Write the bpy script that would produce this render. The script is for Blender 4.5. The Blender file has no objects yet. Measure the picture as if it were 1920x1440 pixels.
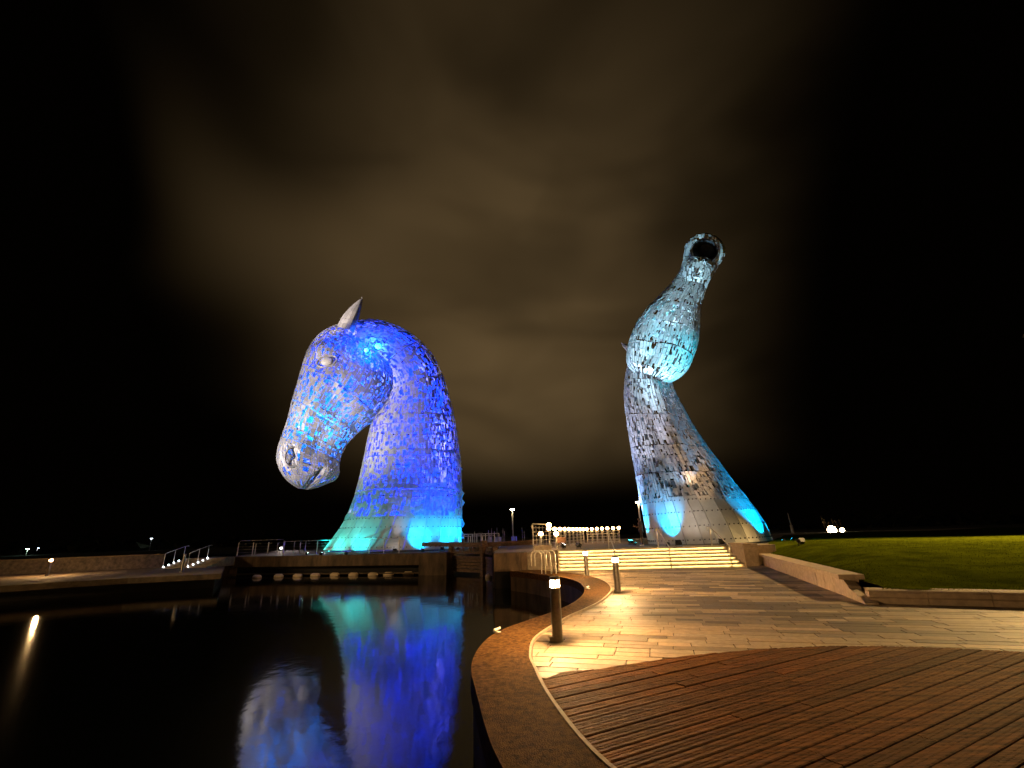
import bpy, math, random
import numpy as np
from mathutils import Vector, Matrix
from mathutils.bvhtree import BVHTree
random.seed(7); rng = np.random.default_rng(11)
SC = bpy.context.scene
COL = SC.collection

# ------------------------------------------------------------------ camera
F = 856.0; PITCH = math.radians(18.3); ROLL = math.radians(1.77); EYE = np.array([0.0, 0.0, 1.7])
FW = np.array([0, math.cos(PITCH), math.sin(PITCH)]); R0 = np.array([1.0, 0, 0])
U0 = np.array([0, -math.sin(PITCH), math.cos(PITCH)])
RT = math.cos(ROLL)*R0 - math.sin(ROLL)*U0; UP = math.sin(ROLL)*R0 + math.cos(ROLL)*U0
cam = bpy.data.cameras.new('camera'); cam.sensor_width = 36.0; cam.lens = 36.0*F/1920.0
cam.clip_start = 0.05; cam.clip_end = 9000
camo = bpy.data.objects.new('camera', cam); COL.objects.link(camo)
camo.matrix_world = Matrix(((RT[0], UP[0], -FW[0], EYE[0]), (RT[1], UP[1], -FW[1], EYE[1]),
                            (RT[2], UP[2], -FW[2], EYE[2]), (0, 0, 0, 1)))
SC.camera = camo
def ray(x, y): return FW + (x-960)/F*RT - (y-720)/F*UP
def onz(x, y, z=0.0):
    d = ray(x, y); return EYE + (z-EYE[2])/d[2]*d
def ony(x, y, Y):
    d = ray(x, y); return EYE + Y/d[1]*d

# ------------------------------------------------------------------ world: light-polluted night cloud
w = bpy.data.worlds.new('World'); SC.world = w; w.use_nodes = True
nt = w.node_tree; nt.nodes.clear(); N = nt.nodes.new; LK = nt.links.new
out = N('ShaderNodeOutputWorld'); addsh = N('ShaderNodeAddShader')
sky = N('ShaderNodeTexSky'); sky.sky_type = 'NISHITA'; sky.sun_disc = False
sky.sun_elevation = math.radians(-9); sky.sun_rotation = math.radians(150)
bg1 = N('ShaderNodeBackground'); bg1.inputs[1].default_value = 0.05; LK(sky.outputs[0], bg1.inputs[0])
tc = N('ShaderNodeTexCoord')
def wdot(v):
    v = np.array(v)/np.linalg.norm(v); n = N('ShaderNodeVectorMath'); n.operation = 'DOT_PRODUCT'
    n.inputs[1].default_value = tuple(v); LK(tc.outputs['Generated'], n.inputs[0]); return n.outputs['Value']
def wmap(s, a, b, c=0.0, d=1.0):
    n = N('ShaderNodeMapRange'); n.interpolation_type = 'SMOOTHSTEP'
    for i, v in enumerate((a, b, c, d)): n.inputs[i+1].default_value = v
    LK(s, n.inputs[0]); return n.outputs[0]
def wmath(op, a, b):
    n = N('ShaderNodeMath'); n.operation = op
    for i, v in enumerate((a, b)):
        if isinstance(v, (int, float)): n.inputs[i].default_value = v
        else: LK(v, n.inputs[i])
    return n.outputs[0]
def wnoise(scale, mp, det=4, dist=0.4):
    m = N('ShaderNodeMapping'); m.inputs['Scale'].default_value = mp; LK(tc.outputs['Generated'], m.inputs[0])
    n = N('ShaderNodeTexNoise'); n.inputs['Scale'].default_value = scale; n.inputs['Detail'].default_value = det
    n.inputs['Roughness'].default_value = .5; n.inputs['Distortion'].default_value = dist
    LK(m.outputs[0], n.inputs[0]); return n.outputs['Fac']
xd = wdot((1, 0, 0)); zd = wdot((0, 0, 1)); yd = wdot((0, 1, 0))
glow = wmath('MULTIPLY', wmath('MULTIPLY', wmap(xd, -.53, .02), wmap(xd, .08, .57, 1.0, 0.0)), wmath('MULTIPLY', wmap(zd, .42, .92, 1.0, .30), wmap(yd, .0, .45)))
low = wmap(zd, 0.05, 0.25)
bn = wnoise(2.2, (1.0, 1.0, 1.5), 0, .2)                          # ragged bank of lit cloud low on the left
xw = wmath('ADD', xd, wmath('MULTIPLY', wmath('SUBTRACT', bn, .5), .35)); zw = wmath('ADD', wmath('ADD', zd, wmath('MULTIPLY', xd, .12)), wmath('MULTIPLY', wmath('SUBTRACT', bn, .5), .30))
patch = wmath('MULTIPLY', wmath('MULTIPLY', wmap(xw, -.64, -.42), wmap(xw, -.40, .02, 1.0, 0.0)), wmath('MULTIPLY', wmap(zw, .16, .46), wmap(zw, .46, .66, 1.0, 0.0)))
cl = wmap(wnoise(2.0, (1.0, 1.0, 2.2), 2, .6), .30, .66, .45, 1.08)
cl2 = wmap(wnoise(4.0, (1.3, 1.0, 2.0), 2, .5), .35, .65, .92, 1.05)
v = wmath('MULTIPLY', wmath('MULTIPLY', glow, low), wmath('MULTIPLY', cl, cl2))
v = wmath('ADD', v, wmath('MULTIPLY', wmath('MULTIPLY', patch, low), 0.40))
v = wmath('ADD', wmath('MULTIPLY', v, 1.25), 0.006)
hue = N('ShaderNodeMix'); hue.data_type = 'RGBA'
hue.inputs['A'].default_value = (.076, .045, .016, 1); hue.inputs['B'].default_value = (.074, .047, .020, 1)
LK(cl2, hue.inputs['Factor'])
bg2 = N('ShaderNodeBackground'); LK(hue.outputs['Result'], bg2.inputs[0]); LK(v, bg2.inputs[1])
LK(bg1.outputs[0], addsh.inputs[0]); LK(bg2.outputs[0], addsh.inputs[1]); LK(addsh.outputs[0], out.inputs[0])

sun = bpy.data.lights.new('sun', 'SUN'); sun.energy = 0.004; sun.angle = math.radians(20); sun.color = (1, .8, .55)
so = bpy.data.objects.new('sun', sun); COL.objects.link(so); so.rotation_euler = (math.radians(50), 0, math.radians(20))
SC.view_settings.view_transform = 'Standard'; SC.view_settings.look = 'None'
SC.view_settings.exposure = 0.0; SC.view_settings.gamma = 1.0; SC.view_settings.use_curve_mapping = False
SC.cycles.use_denoising = True
SC.cycles.max_bounces = 6; SC.cycles.sample_clamp_indirect = 4.0; SC.cycles.caustics_reflective = False; SC.cycles.caustics_refractive = False

# ------------------------------------------------------------------ materials
MATS = {}
def mat(name, col, rough=.6, metal=0.0, var=0.25, scale=6.0, bump=0.0, bscale=40.0, stretch=(1, 1, 1), rot=0.0,
        emit=None, tone=False, spec=.5, col2=None, detail=5):
    m = bpy.data.materials.new(name); m.use_nodes = True; t = m.node_tree; b = t.nodes['Principled BSDF']
    b.inputs['Roughness'].default_value = rough; b.inputs['Metallic'].default_value = metal
    b.inputs['Specular IOR Level'].default_value = spec
    c = t.nodes.new('ShaderNodeTexCoord'); mp = t.nodes.new('ShaderNodeMapping')
    mp.inputs['Scale'].default_value = stretch; mp.inputs['Rotation'].default_value = (0, 0, rot)
    t.links.new(c.outputs['Object'], mp.inputs[0])
    n = t.nodes.new('ShaderNodeTexNoise'); n.inputs['Scale'].default_value = scale; n.inputs['Detail'].default_value = detail
    n.inputs['Roughness'].default_value = .62; t.links.new(mp.outputs[0], n.inputs[0])
    r = t.nodes.new('ShaderNodeValToRGB'); e = r.color_ramp.elements
    c2 = col2 or tuple(x*(1-var) for x in col); c1 = tuple(min(1, x*(1+var*.6)) for x in col)
    e[0].position = .34; e[0].color = (*c2, 1); e[1].position = .66; e[1].color = (*c1, 1)
    t.links.new(n.outputs['Fac'], r.inputs[0]); src = r.outputs[0]
    if tone:
        a = t.nodes.new('ShaderNodeAttribute'); a.attribute_name = 'tone'
        mx = t.nodes.new('ShaderNodeMix'); mx.data_type = 'RGBA'; mx.blend_type = 'MULTIPLY'; mx.inputs['Factor'].default_value = 1
        t.links.new(src, mx.inputs['A']); t.links.new(a.outputs['Color'], mx.inputs['B']); src = mx.outputs['Result']
    t.links.new(src, b.inputs['Base Color'])
    if bump:
        n2 = t.nodes.new('ShaderNodeTexNoise'); n2.inputs['Scale'].default_value = bscale; n2.inputs['Detail'].default_value = 6
        t.links.new(mp.outputs[0], n2.inputs[0]); bp = t.nodes.new('ShaderNodeBump')
        bp.inputs['Strength'].default_value = bump; bp.inputs['Distance'].default_value = .02
        t.links.new(n2.outputs['Fac'], bp.inputs['Height']); t.links.new(bp.outputs[0], b.inputs['Normal'])
    if emit:
        b.inputs['Emission Color'].default_value = (*emit[0], 1); b.inputs['Emission Strength'].default_value = emit[1]
    MATS[name] = m; return m
DECK_A = math.radians(28.5); PAVE_A = math.radians(-16.5)
mat('steel_plate', (.54, .53, .53), .52, .2, .12, 2.0, .15, 14, tone=True)
mat('steel_base', (.58, .58, .57), .42, .2, .14, 1.2, .1, 9, tone=True)
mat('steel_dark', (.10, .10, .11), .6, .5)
mat('eye_steel', (.92, .87, .80), .5, 0, .08)
mat('paver', (.39, .295, .195), .6, 0, .22, 9, .35, 60, tone=True)
mat('mortar', (.13, .11, .09), .9, 0, .3, 20)
mat('coping', (.125, .062, .018), .9, 0, .72, 17, 1.0, 70, detail=12, spec=.05)
mat('deck_wood', (.21, .085, .024), .7, 0, .6, 5, .8, 28, spec=.06, stretch=(.35, 4.5, 4.5), rot=-DECK_A, tone=True)
mat('deck_void', (.012, .009, .007), .9)
mat('concrete', (.30, .25, .19), .85, 0, .3, 3, .4, 30)
mat('wet_concrete', (.13, .085, .05), .8, 0, .6, 1.6, .6, 12, stretch=(1, 1, .35))
mat('quay_concrete', (.16, .115, .07), .9, 0, .4, 2, .5, 20)
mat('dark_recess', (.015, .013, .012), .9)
mat('sandstone', (.47, .37, .27), .8, 0, .2, 7, .35, 40)
mat('step_stone', (.42, .36, .27), .7, 0, .15, 5, .2, 30)
mat('rough_stone', (.12, .092, .066), .9, 0, .5, 4, 1.0, 7)
mat('timber', (.17, .10, .055), .8, 0, .55, 3, .7, 18, stretch=(1, 1, 3))
mat('stainless', (.62, .58, .52), .4, .35, .15, 12)
mat('bollard_steel', (.36, .33, .30), .38, .75, .15, 20, .1, 60)
mat('painted_white', (.75, .72, .66), .5, 0, .1)
mat('buoy', (.72, .56, .36), .55, 0, .12)
mat('lawn', (.070, .086, .004), 1.0, 0, .45, 1.1, 1.0, 30, col2=(.038, .050, .003), spec=0.0)
mat('grass', (.090, .116, .005), 1.0, 0, .5, 3, tone=True, spec=0.0)
mat('far_ground', (.02, .022, .012), .95, 0, .4, .5)
mat('foliage', (.04, .05, .02), .9, 0, .5, 2)
mat('bark', (.16, .11, .06), .9, 0, .3, 8)
mat('brown_panel', (.22, .11, .06), .6)
mat('black_metal', (.02, .02, .02), .5, .3)
mat('jacket', (.12, .075, .055), .8, 0, .3, 30, .3, 60); mat('trousers', (.10, .075, .06), .85, 0, .3, 40)
mat('skin', (.42, .22, .15), .6); mat('hair', (.03, .018, .012), .7); mat('shoe', (.6, .55, .48), .6)
WARM = (1.0, .66, .30)
def emis(n, c, s): return mat(n, (.8, .8, .8), .5, emit=(c, s))
emis('lens_warm', (1, .57, .22), 3400); emis('lens_far', (1, .74, .40), 110); emis('strip_warm', (1, .68, .26), 70)
emis('lens_cool', (.75, .85, 1.0), 22); emis('lens_blue', (.02, .40, 1.0), 9); emis('lens_cyan', (.05, .9, 1.0), 10)
emis('lens_white', (1, .93, .88), 30); emis('rail_bulb', (1, .56, .20), 40); emis('lens_green', (.6, 1, .8), 90)
# water
m = bpy.data.materials.new('water'); m.use_nodes = True; t = m.node_tree; b = t.nodes['Principled BSDF']
b.inputs['Base Color'].default_value = (.002, .003, .004, 1); b.inputs['Roughness'].default_value = .07; b.inputs['IOR'].default_value = 1.33
c = t.nodes.new('ShaderNodeTexCoord'); mp = t.nodes.new('ShaderNodeMapping'); mp.inputs['Scale'].default_value = (1.2, .9, 1)
t.links.new(c.outputs['Object'], mp.inputs[0])
n1 = t.nodes.new('ShaderNodeTexNoise'); n1.inputs['Scale'].default_value = 2.2; n1.inputs['Detail'].default_value = 4
t.links.new(mp.outputs[0], n1.inputs[0]); bp = t.nodes.new('ShaderNodeBump'); bp.inputs['Strength'].default_value = .12
bp.inputs['Distance'].default_value = .03; t.links.new(n1.outputs['Fac'], bp.inputs['Height']); t.links.new(bp.outputs[0], b.inputs['Normal'])
MATS['water'] = m

# ------------------------------------------------------------------ mesh helpers
class MB:
    def __init__(s): s.v = []; s.f = []; s.t = []
    def add(s, vs, fs, tone=None):
        o = len(s.v); s.v += [tuple(p) for p in vs]; s.f += [tuple(i+o for i in f) for f in fs]
        s.t += [tone or (1, 1, 1)]*len(fs)
        return s
    def box(s, c, size, rz=0.0, tone=None, taper=1.0):
        x, y, z = size[0]/2, size[1]/2, size[2]/2; ca, sa = math.cos(rz), math.sin(rz); vs = []
        for dz in (-z, z):
            k = taper if dz > 0 else 1
            for dx, dy in ((-x, -y), (x, -y), (x, y), (-x, y)):
                vs.append((c[0]+(dx*ca-dy*sa)*k, c[1]+(dx*sa+dy*ca)*k, c[2]+dz))
        return s.add(vs, [(3, 2, 1, 0), (4, 5, 6, 7), (0, 1, 5, 4), (1, 2, 6, 5), (2, 3, 7, 6), (3, 0, 4, 7)], tone)
    def bar(s, a, b, wd, ht, tone=None):            # horizontal-ish beam between two points
        a = Vector(a); b = Vector(b); d = (b-a).normalized(); sd = d.cross(Vector((0, 0, 1))).normalized()*wd/2
        u = sd.cross(d).normalized()*ht/2; vs = []
        for p in (a, b):
            vs += [p-sd-u, p+sd-u, p+sd+u, p-sd+u]
        return s.add(vs, [(0, 1, 2, 3), (7, 6, 5, 4), (4, 5, 1, 0), (5, 6, 2, 1), (6, 7, 3, 2), (7, 4, 0, 3)], tone)
    def prism(s, poly, z0, z1, tone=None):
        n = len(poly); vs = [(p[0], p[1], z0) for p in poly]+[(p[0], p[1], z1) for p in poly]
        fs = [tuple(range(n-1, -1, -1)), tuple(range(n, 2*n))]+[(i, (i+1) % n, (i+1) % n+n, i+n) for i in range(n)]
        return s.add(vs, fs, tone)
    def lathe(s, c, prof, n=16):
        vs = []; fs = []
        for r, z in prof:
            for k in range(n):
                a = 2*math.pi*k/n; vs.append((c[0]+r*math.cos(a), c[1]+r*math.sin(a), c[2]+z))
        for i in range(len(prof)-1):
            for k in range(n):
                fs.append((i*n+k, i*n+(k+1) % n, (i+1)*n+(k+1) % n, (i+1)*n+k))
        fs.append(tuple(range(n-1, -1, -1))); fs.append(tuple((len(prof)-1)*n+k for k in range(n)))
        return s.add(vs, fs)
    def tube(s, pts, r, n=8, rr=None):
        pts = [Vector(p) for p in pts]; vs = []; fs = []
        for i, p in enumerate(pts):
            d = (pts[min(i+1, len(pts)-1)]-pts[max(i-1, 0)]).normalized()
            ref = Vector((0, 0, 1)) if abs(d.z) < .9 else Vector((0, 1, 0))
            a = d.cross(ref).normalized(); b = d.cross(a).normalized(); q = rr[i] if rr else r
            for k in range(n):
                an = 2*math.pi*k/n; vs.append(p+(a*math.cos(an)+b*math.sin(an))*q)
        for i in range(len(pts)-1):
            for k in range(n): fs.append((i*n+k, i*n+(k+1) % n, (i+1)*n+(k+1) % n, (i+1)*n+k))
        fs.append(tuple(range(n-1, -1, -1))); fs.append(tuple((len(pts)-1)*n+k for k in range(n)))
        return s.add(vs, fs)
    def build(s, name, mt, parent=None, smooth=False, bevel=0.0):
        me = bpy.data.meshes.new(name); me.from_pydata(s.v, [], s.f)
        me.materials.append(MATS[mt])
        at = me.color_attributes.new('tone', 'FLOAT_COLOR', 'CORNER')
        arr = np.ones((len(me.loops), 4), np.float32)
        ls = np.array([len(f) for f in s.f]); tt = np.repeat(np.array(s.t, np.float32).reshape(-1, 3), ls, axis=0)
        arr[:, :3] = tt; at.data.foreach_set('color', arr.ravel())
        if smooth: me.polygons.foreach_set('use_smooth', [True]*len(me.polygons))
        me.update(); o = bpy.data.objects.new(name, me); COL.objects.link(o)
        if parent: o.parent = parent
        if bevel:
            bv = o.modifiers.new('bevel', 'BEVEL'); bv.width = bevel; bv.segments = 2; bv.limit_method = 'ANGLE'
        return o
def empty(name, loc=(0, 0, 0)):
    o = bpy.data.objects.new(name, None); COL.objects.link(o); o.empty_display_size = .2; return o
def tag(o, label, cat, group=None):
    o['label'] = label; o['category'] = cat
    if group: o['group'] = group
    return o
def struct(o, kind='structure'): o['kind'] = kind; return o
def spot(name, parent, loc, target, power, color, ang=60, blend=.6, radius=.12):
    l = bpy.data.lights.new(name, 'SPOT'); l.energy = power; l.color = color; l.spot_size = math.radians(ang)
    l.spot_blend = blend; l.shadow_soft_size = radius
    o = bpy.data.objects.new(name, l); COL.objects.link(o); o.location = tuple(loc)
    d = Vector(target)-Vector(loc); o.rotation_euler = d.to_track_quat('-Z', 'Y').to_euler()
    if parent: o.parent = parent
    return o
def point(name, parent, loc, power, color, radius=.15):
    l = bpy.data.lights.new(name, 'POINT'); l.energy = power; l.color = color; l.shadow_soft_size = radius
    o = bpy.data.objects.new(name, l); COL.objects.link(o); o.location = tuple(loc)
    if parent: o.parent = parent
    return o
def smooth_curve(pts, per=6):
    P = np.array([p[:2] for p in pts], float); o = []
    for i in range(len(P)-1):
        p0 = P[max(i-1, 0)]; p1 = P[i]; p2 = P[i+1]; p3 = P[min(i+2, len(P)-1)]
        for k in range(per):
            q = k/per; o.append(.5*((2*p1)+(-p0+p2)*q+(2*p0-5*p1+4*p2-p3)*q*q+(-p0+3*p1-3*p2+p3)*q**3))
    o.append(P[-1]); return np.array(o)
def inside(poly, p):
    x, y = p[0], p[1]; c = False; n = len(poly)
    for i in range(n):
        a = poly[i]; b = poly[i-1]
        if (a[1] > y) != (b[1] > y) and x < (b[0]-a[0])*(y-a[1])/(b[1]-a[1])+a[0]: c = not c
    return c

# ------------------------------------------------------------------ setting
WZ = -0.85; PL = 0.65; TZ = 0.85
struct(MB().add([(-3000, -200, -1.6), (3000, -200, -1.6), (3000, 4000, -1.6), (-3000, 4000, -1.6)], [(0, 1, 2, 3)]).build('ground', 'far_ground'))
struct(MB().add([(-3000, 62, .45), (3000, 62, .45), (3000, 4000, .45), (-3000, 4000, .45)], [(0, 1, 2, 3)]).build('far_ground', 'far_ground'))
struct(MB().add([(-70, -12, WZ), (8, -12, WZ), (8, 64, WZ), (-70, 64, WZ)], [(0, 1, 2, 3)]).build('water', 'water'))

inner = smooth_curve([(2.6, -1.0), (1.1, 1.6), (.25, 3.3), (-.2, 4.3), (-.53, 6.04), (-.69, 7.25), (-.62, 8.5), (-.36, 9.5), (.18, 10.49),
                      (.78, 11.5), (1.45, 13.0), (2.0, 15.2), (2.15, 17.6), (1.85, 19.6), (1.2, 21.2), (.45, 22.8), (-.4, 24.1)])
outer = smooth_curve([(4.2, -.4), (2.4, 1.6), (1.2, 3.2), (.62, 4.21), (.3, 5.7), (.17, 6.9), (.13, 7.7), (.28, 8.92), (.97, 10.67),
                      (1.55, 11.8), (2.15, 13.1), (2.85, 15.4), (3.1, 17.9), (2.9, 20.2), (2.4, 21.8), (1.7, 23.2), (1.0, 24.6)])
n = len(inner); mb = MB(); vs = []
for a, b_ in zip(inner, outer):
    vs += [(a[0], a[1], -.22), (a[0]+(b_[0]-a[0])*.012, a[1]+(b_[1]-a[1])*.012, .028), (b_[0], b_[1], .028), (b_[0], b_[1], -.22)]
fs = [(0, 1, 2, 3)]
for i in range(n-1):
    for k in range(3): fs.append((4*i+k, 4*i+4+k, 4*i+5+k, 4*i+1+k))
cop = MB().add(vs, fs).build('coping', 'coping')
struct(cop)
vs = []; fs = []
for i, a in enumerate(inner):
    dx = outer[i]-a; dx = dx/np.linalg.norm(dx)*.04
    vs += [(a[0]+dx[0], a[1]+dx[1], -.2), (a[0]+dx[0], a[1]+dx[1], -1.59)]
    if i: fs.append((2*i-2, 2*i, 2*i+1, 2*i-1))
struct(MB().add(vs, fs).build('pool_wall', 'wet_concrete'))
# pale inner edging strip between coping and pavers
vs = []; fs = []
for i in range(n):
    a = outer[i]; d = outer[i]-inner[i]; d = d/np.linalg.norm(d)*.045
    vs += [(a[0], a[1], -.02), (a[0], a[1], .034), (a[0]+d[0], a[1]+d[1], .034), (a[0]+d[0], a[1]+d[1], -.02)]
    if i:
        for k in range(3): fs.append((4*i-4+k, 4*i+k, 4*i+1+k, 4*i-3+k))
eds = MB().add(vs, fs).build('edging_strip', 'sandstone', cop)

# paving sheet + pavers
deckline = smooth_curve([(.19, 6.39), (.6, 6.63), (1.07, 6.86), (2.11, 7.27), (3.1, 7.52), (4.11, 7.64), (4.9, 7.62), (5.7, 7.45), (6.6, 7.1), (8.0, 6.4), (9.5, 5.2), (11, 3.2), (12, .5)])
pave_poly = [tuple(p) for p in outer]+[(2.0, 24.9), (11.2, 24.2), (16, 24), (26, 10), (26, -6), (4.5, -6)]
pv = MB(); pv.add([(p[0], p[1], -.012) for p in pave_poly], [tuple(range(len(pave_poly)))])
paving = struct(pv.build('paving', 'mortar'))
deck_poly = [tuple(p) for p in deckline]+[(12, -3), (5, -3)]+[tuple(p) for p in outer if p[1] < 6.3]
def clip_half(poly, q, nrm):
    o = []
    for i in range(len(poly)):
        a = np.array(poly[i]); b_ = np.array(poly[(i+1) % len(poly)]); da = (a-q)@nrm; db = (b_-q)@nrm
        if da >= 0: o.append(tuple(a))
        if da*db < 0: o.append(tuple(a+(b_-a)*da/(da-db)))
    return o
def clip_curve(poly, curve, side, margin):
    c = np.mean(poly, axis=0); d = np.linalg.norm(curve-c, axis=1); i = int(np.argmin(d))
    if d[i] > 1.6: return poly
    i0 = max(i-1, 0); i1 = min(i+1, len(curve)-1); tg = curve[i1]-curve[i0]; tg = tg/np.linalg.norm(tg)
    nr = np.array([-tg[1], tg[0]])*side
    return clip_half(poly, curve[i]+nr*margin, nr)
ca, sa = math.cos(PAVE_A), math.sin(PAVE_A); ux = np.array([ca, sa]); uy = np.array([-sa, ca])
def fbm(x, y):
    return (math.sin(x*.55+1.9*math.sin(y*.5))+math.sin(y*2.1+.6*x+2.0*math.sin(x*.33+.7))+.7*math.sin(x*1.3-y*3.7+1))/2.7
pavers = []; row = 0; s_ = -4.0
while s_ < 27:
    rh = .235 if row % 3 else .27
    q = -9+random.random()
    while q < 22:
        L = random.choice((.5, .62, .75, .9, .9, 1.05))
        poly = [tuple(ux*a+uy*b_) for a, b_ in ((q+.006, s_+.006), (q+L-.006, s_+.006), (q+L-.006, s_+rh-.006), (q+.006, s_+rh-.006))]
        c = np.mean(poly, axis=0); q += L
        if c[0] < -1 or c[0] > 17 or c[1] > 24.9 or c[1] < 3: continue
        if not inside(pave_poly, c) and np.min(np.linalg.norm(outer-c, axis=1)) > .6: continue
        if inside(deck_poly, c) and np.min(np.linalg.norm(deckline-c, axis=1)) > .6: continue
        poly = clip_curve(poly, outer, -1, .05)
        if len(poly) >= 3: poly = clip_curve(poly, deckline, 1, .02)
        if len(poly) < 3: continue
        c = np.mean(poly, axis=0)
        ar = .5*abs(sum(poly[i][0]*poly[i-1][1]-poly[i-1][0]*poly[i][1] for i in range(len(poly))))
        if ar < .008 or c[1] < 5.5: continue
        k = fbm(c@ux*.8, c@uy*1.1)+random.gauss(0, .42)
        tone = .36 if k > .30 else (1.15 if k < -.22 else .72)
        tone *= random.uniform(.86, 1.1); warmth = random.uniform(.95, 1.05)
        pavers.append((c[1]**2+c[0]**2, ar, poly, (tone*warmth, tone, tone/warmth)))
    s_ += rh; row += 1
def paver_geo(mb, poly, tone):
    z = random.uniform(-.002, .003); c = np.mean(poly, axis=0); n = len(poly)
    top = [tuple(np.array(p)+(c-np.array(p))/max(.05, np.linalg.norm(c-np.array(p)))*.006) for p in poly]
    A = sum(poly[i-1][0]*poly[i][1]-poly[i][0]*poly[i-1][1] for i in range(n))
    if A < 0: poly = poly[::-1]; top = top[::-1]
    vs = [(p[0], p[1], -.03) for p in poly]+[(p[0], p[1], z-.005) for p in poly]+[(p[0], p[1], z) for p in top]
    fs = [tuple(range(2*n, 3*n))]
    for r in (0, n):
        fs += [(r+i, r+(i+1) % n, r+n+(i+1) % n, r+n+i) for i in range(n)]
    mb.add(vs, fs, tone)
pavers.sort(key=lambda t_: t_[0]/max(t_[1], .05))
for d_, a_, poly, tone in pavers[:300]:
    mb = MB(); paver_geo(mb, poly, tone); mb.build('paver', 'paver', paving)
mb = MB()
for d_, a_, poly, tone in pavers[300:]: paver_geo(mb, poly, tone)
struct(mb.build('distant_paver', 'paver', paving), 'stuff')

# timber deck: every board its own piece
deck_bed = MB().add([(p[0], p[1], -.008) for p in deck_poly], [tuple(range(len(deck_poly)))])
deck = struct(deck_bed.build('deck', 'deck_void'))
dd = np.array([math.cos(DECK_A), math.sin(DECK_A)]); dn = np.array([-math.sin(DECK_A), math.cos(DECK_A)])
pitch = .16; k = -32
def line_spans(nv):
    pts = []; m = len(deck_poly)
    for i in range(m):
        a = np.array(deck_poly[i]); b_ = np.array(deck_poly[(i+1) % m]); da = a@dn-nv; db = b_@dn-nv
        if da*db < 0: pts.append((a+(b_-a)*da/(da-db))@dd)
    pts.sort(); return list(zip(pts[::2], pts[1::2]))
nv = -3.6
while nv < 6.2:
    lo, hi = nv+.0075, nv+pitch-.0075
    sl, sh = line_spans(lo), line_spans(hi)
    for j in range(max(len(sl), len(sh))):
        A = sl[j] if j < len(sl) else None; B = sh[j] if j < len(sh) else None
        if A is None or B is None:
            g = A or B; mid = (g[0]+g[1])/2; A = A or (mid, mid+.02); B = B or (mid, mid+.02)
        cuts = []; x = min(A[0], B[0])+random.uniform(1.5, 3.2)
        while x < max(A[1], B[1])-1.2:
            cuts.append(x); x += random.uniform(2.6, 3.9)
        ea = [A[0]]+[min(max(c, A[0]), A[1]) for c in cuts]+[A[1]]; eb = [B[0]]+[min(max(c, B[0]), B[1]) for c in cuts]+[B[1]]
        for i in range(len(ea)-1):
            g = .004
            if ea[i+1]-ea[i] < .05 and eb[i+1]-eb[i] < .05: continue
            za = random.uniform(.006, .016); tn = random.uniform(.65, 1.25); tone = (tn*random.uniform(.95, 1.08), tn, tn*random.uniform(.85, 1.0))
            if (dd*(ea[i+1])+dn*lo)[1] < 1.0: continue
            prof = [(lo, -.02), (lo, za-.008), (lo+.010, za), (lo+.045, za-.001), (lo+.055, za-.006), (lo+.064, za-.001),
                    (hi-.064, za-.001), (hi-.055, za-.006), (hi-.045, za-.001), (hi-.010, za), (hi, za-.008), (hi, -.02)]
            vs = []
            for e in (0, 1):
                for nn, z in prof:
                    q = (nn-lo)/(hi-lo); s0 = (ea[i+e]*(1-q)+eb[i+e]*q)+(g if e == 0 else -g)
                    p = dd*s0+dn*nn; vs.append((p[0], p[1], z))
            m = len(prof); fs = [(r, r+1, m+r+1, m+r)[::-1] for r in range(m-1)]+[tuple(range(m-1, -1, -1))[::-1], tuple(range(m, 2*m))[::-1]]
            MB().add(vs, fs, tone).build('plank', 'deck_wood', deck)
    nv += pitch

# ------------------------------------------------------------------ steps up to the terrace
SA = np.array([1.95, 23.75]); SB = np.array([10.55, 22.95]); sd = (SB-SA)/np.linalg.norm(SB-SA); sn = np.array([-sd[1], sd[0]])
NR = 6; RH = TZ/NR; TR = .42; SL = np.linalg.norm(SB-SA)
steps = tag(empty('stone_steps'), 'wide flight of pale stone steps lit yellow by strip lights under each nosing', 'steps')
for i in range(NR):
    a = SA+sn*TR*i; z1 = RH*(i+1); dep = TR*(NR-i)+.05 if i < NR-1 else .9
    o2 = MB(); p0 = a; p1 = a+sd*SL; p2 = p1+sn*(TR+.03 if i < NR-1 else .9); p3 = p0+sn*(TR+.03 if i < NR-1 else .9)
    o2.prism([p0, p1, p2, p3], z1-.045, z1)
    o2.prism([p0+sn*.001, p1+sn*.001, p1+sn*.02, p0+sn*.02], z1-.066, z1-.0455)
    r0, r1 = p0+sn*.06, p1+sn*.06
    o2.prism([r0, r1, p2-sn*.005, p3-sn*.005], 0.0 if i == 0 else z1-RH-.06, z1-.047)
    st = o2.build('step', 'step_stone', steps)
    MB().prism([a+sd*.1+sn*.032, a+sd*(SL-.1)+sn*.032, a+sd*(SL-.1)+sn*.052, a+sd*.1+sn*.052], z1-.058, z1-.0475).build('strip_light', 'strip_warm', st)
# terrace
tp = [SA+sn*(TR*(NR-1)+.85)+sd*(-3.6), SB+sn*(TR*(NR-1)+.85)+sd*2.0, (30, 26), (60, 62.5), (-1.3, 62.5), (-1.3, 27)]
struct(MB().prism([tuple(p) for p in tp], -1.5, TZ-.004).build('terrace', 'concrete'))

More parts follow.
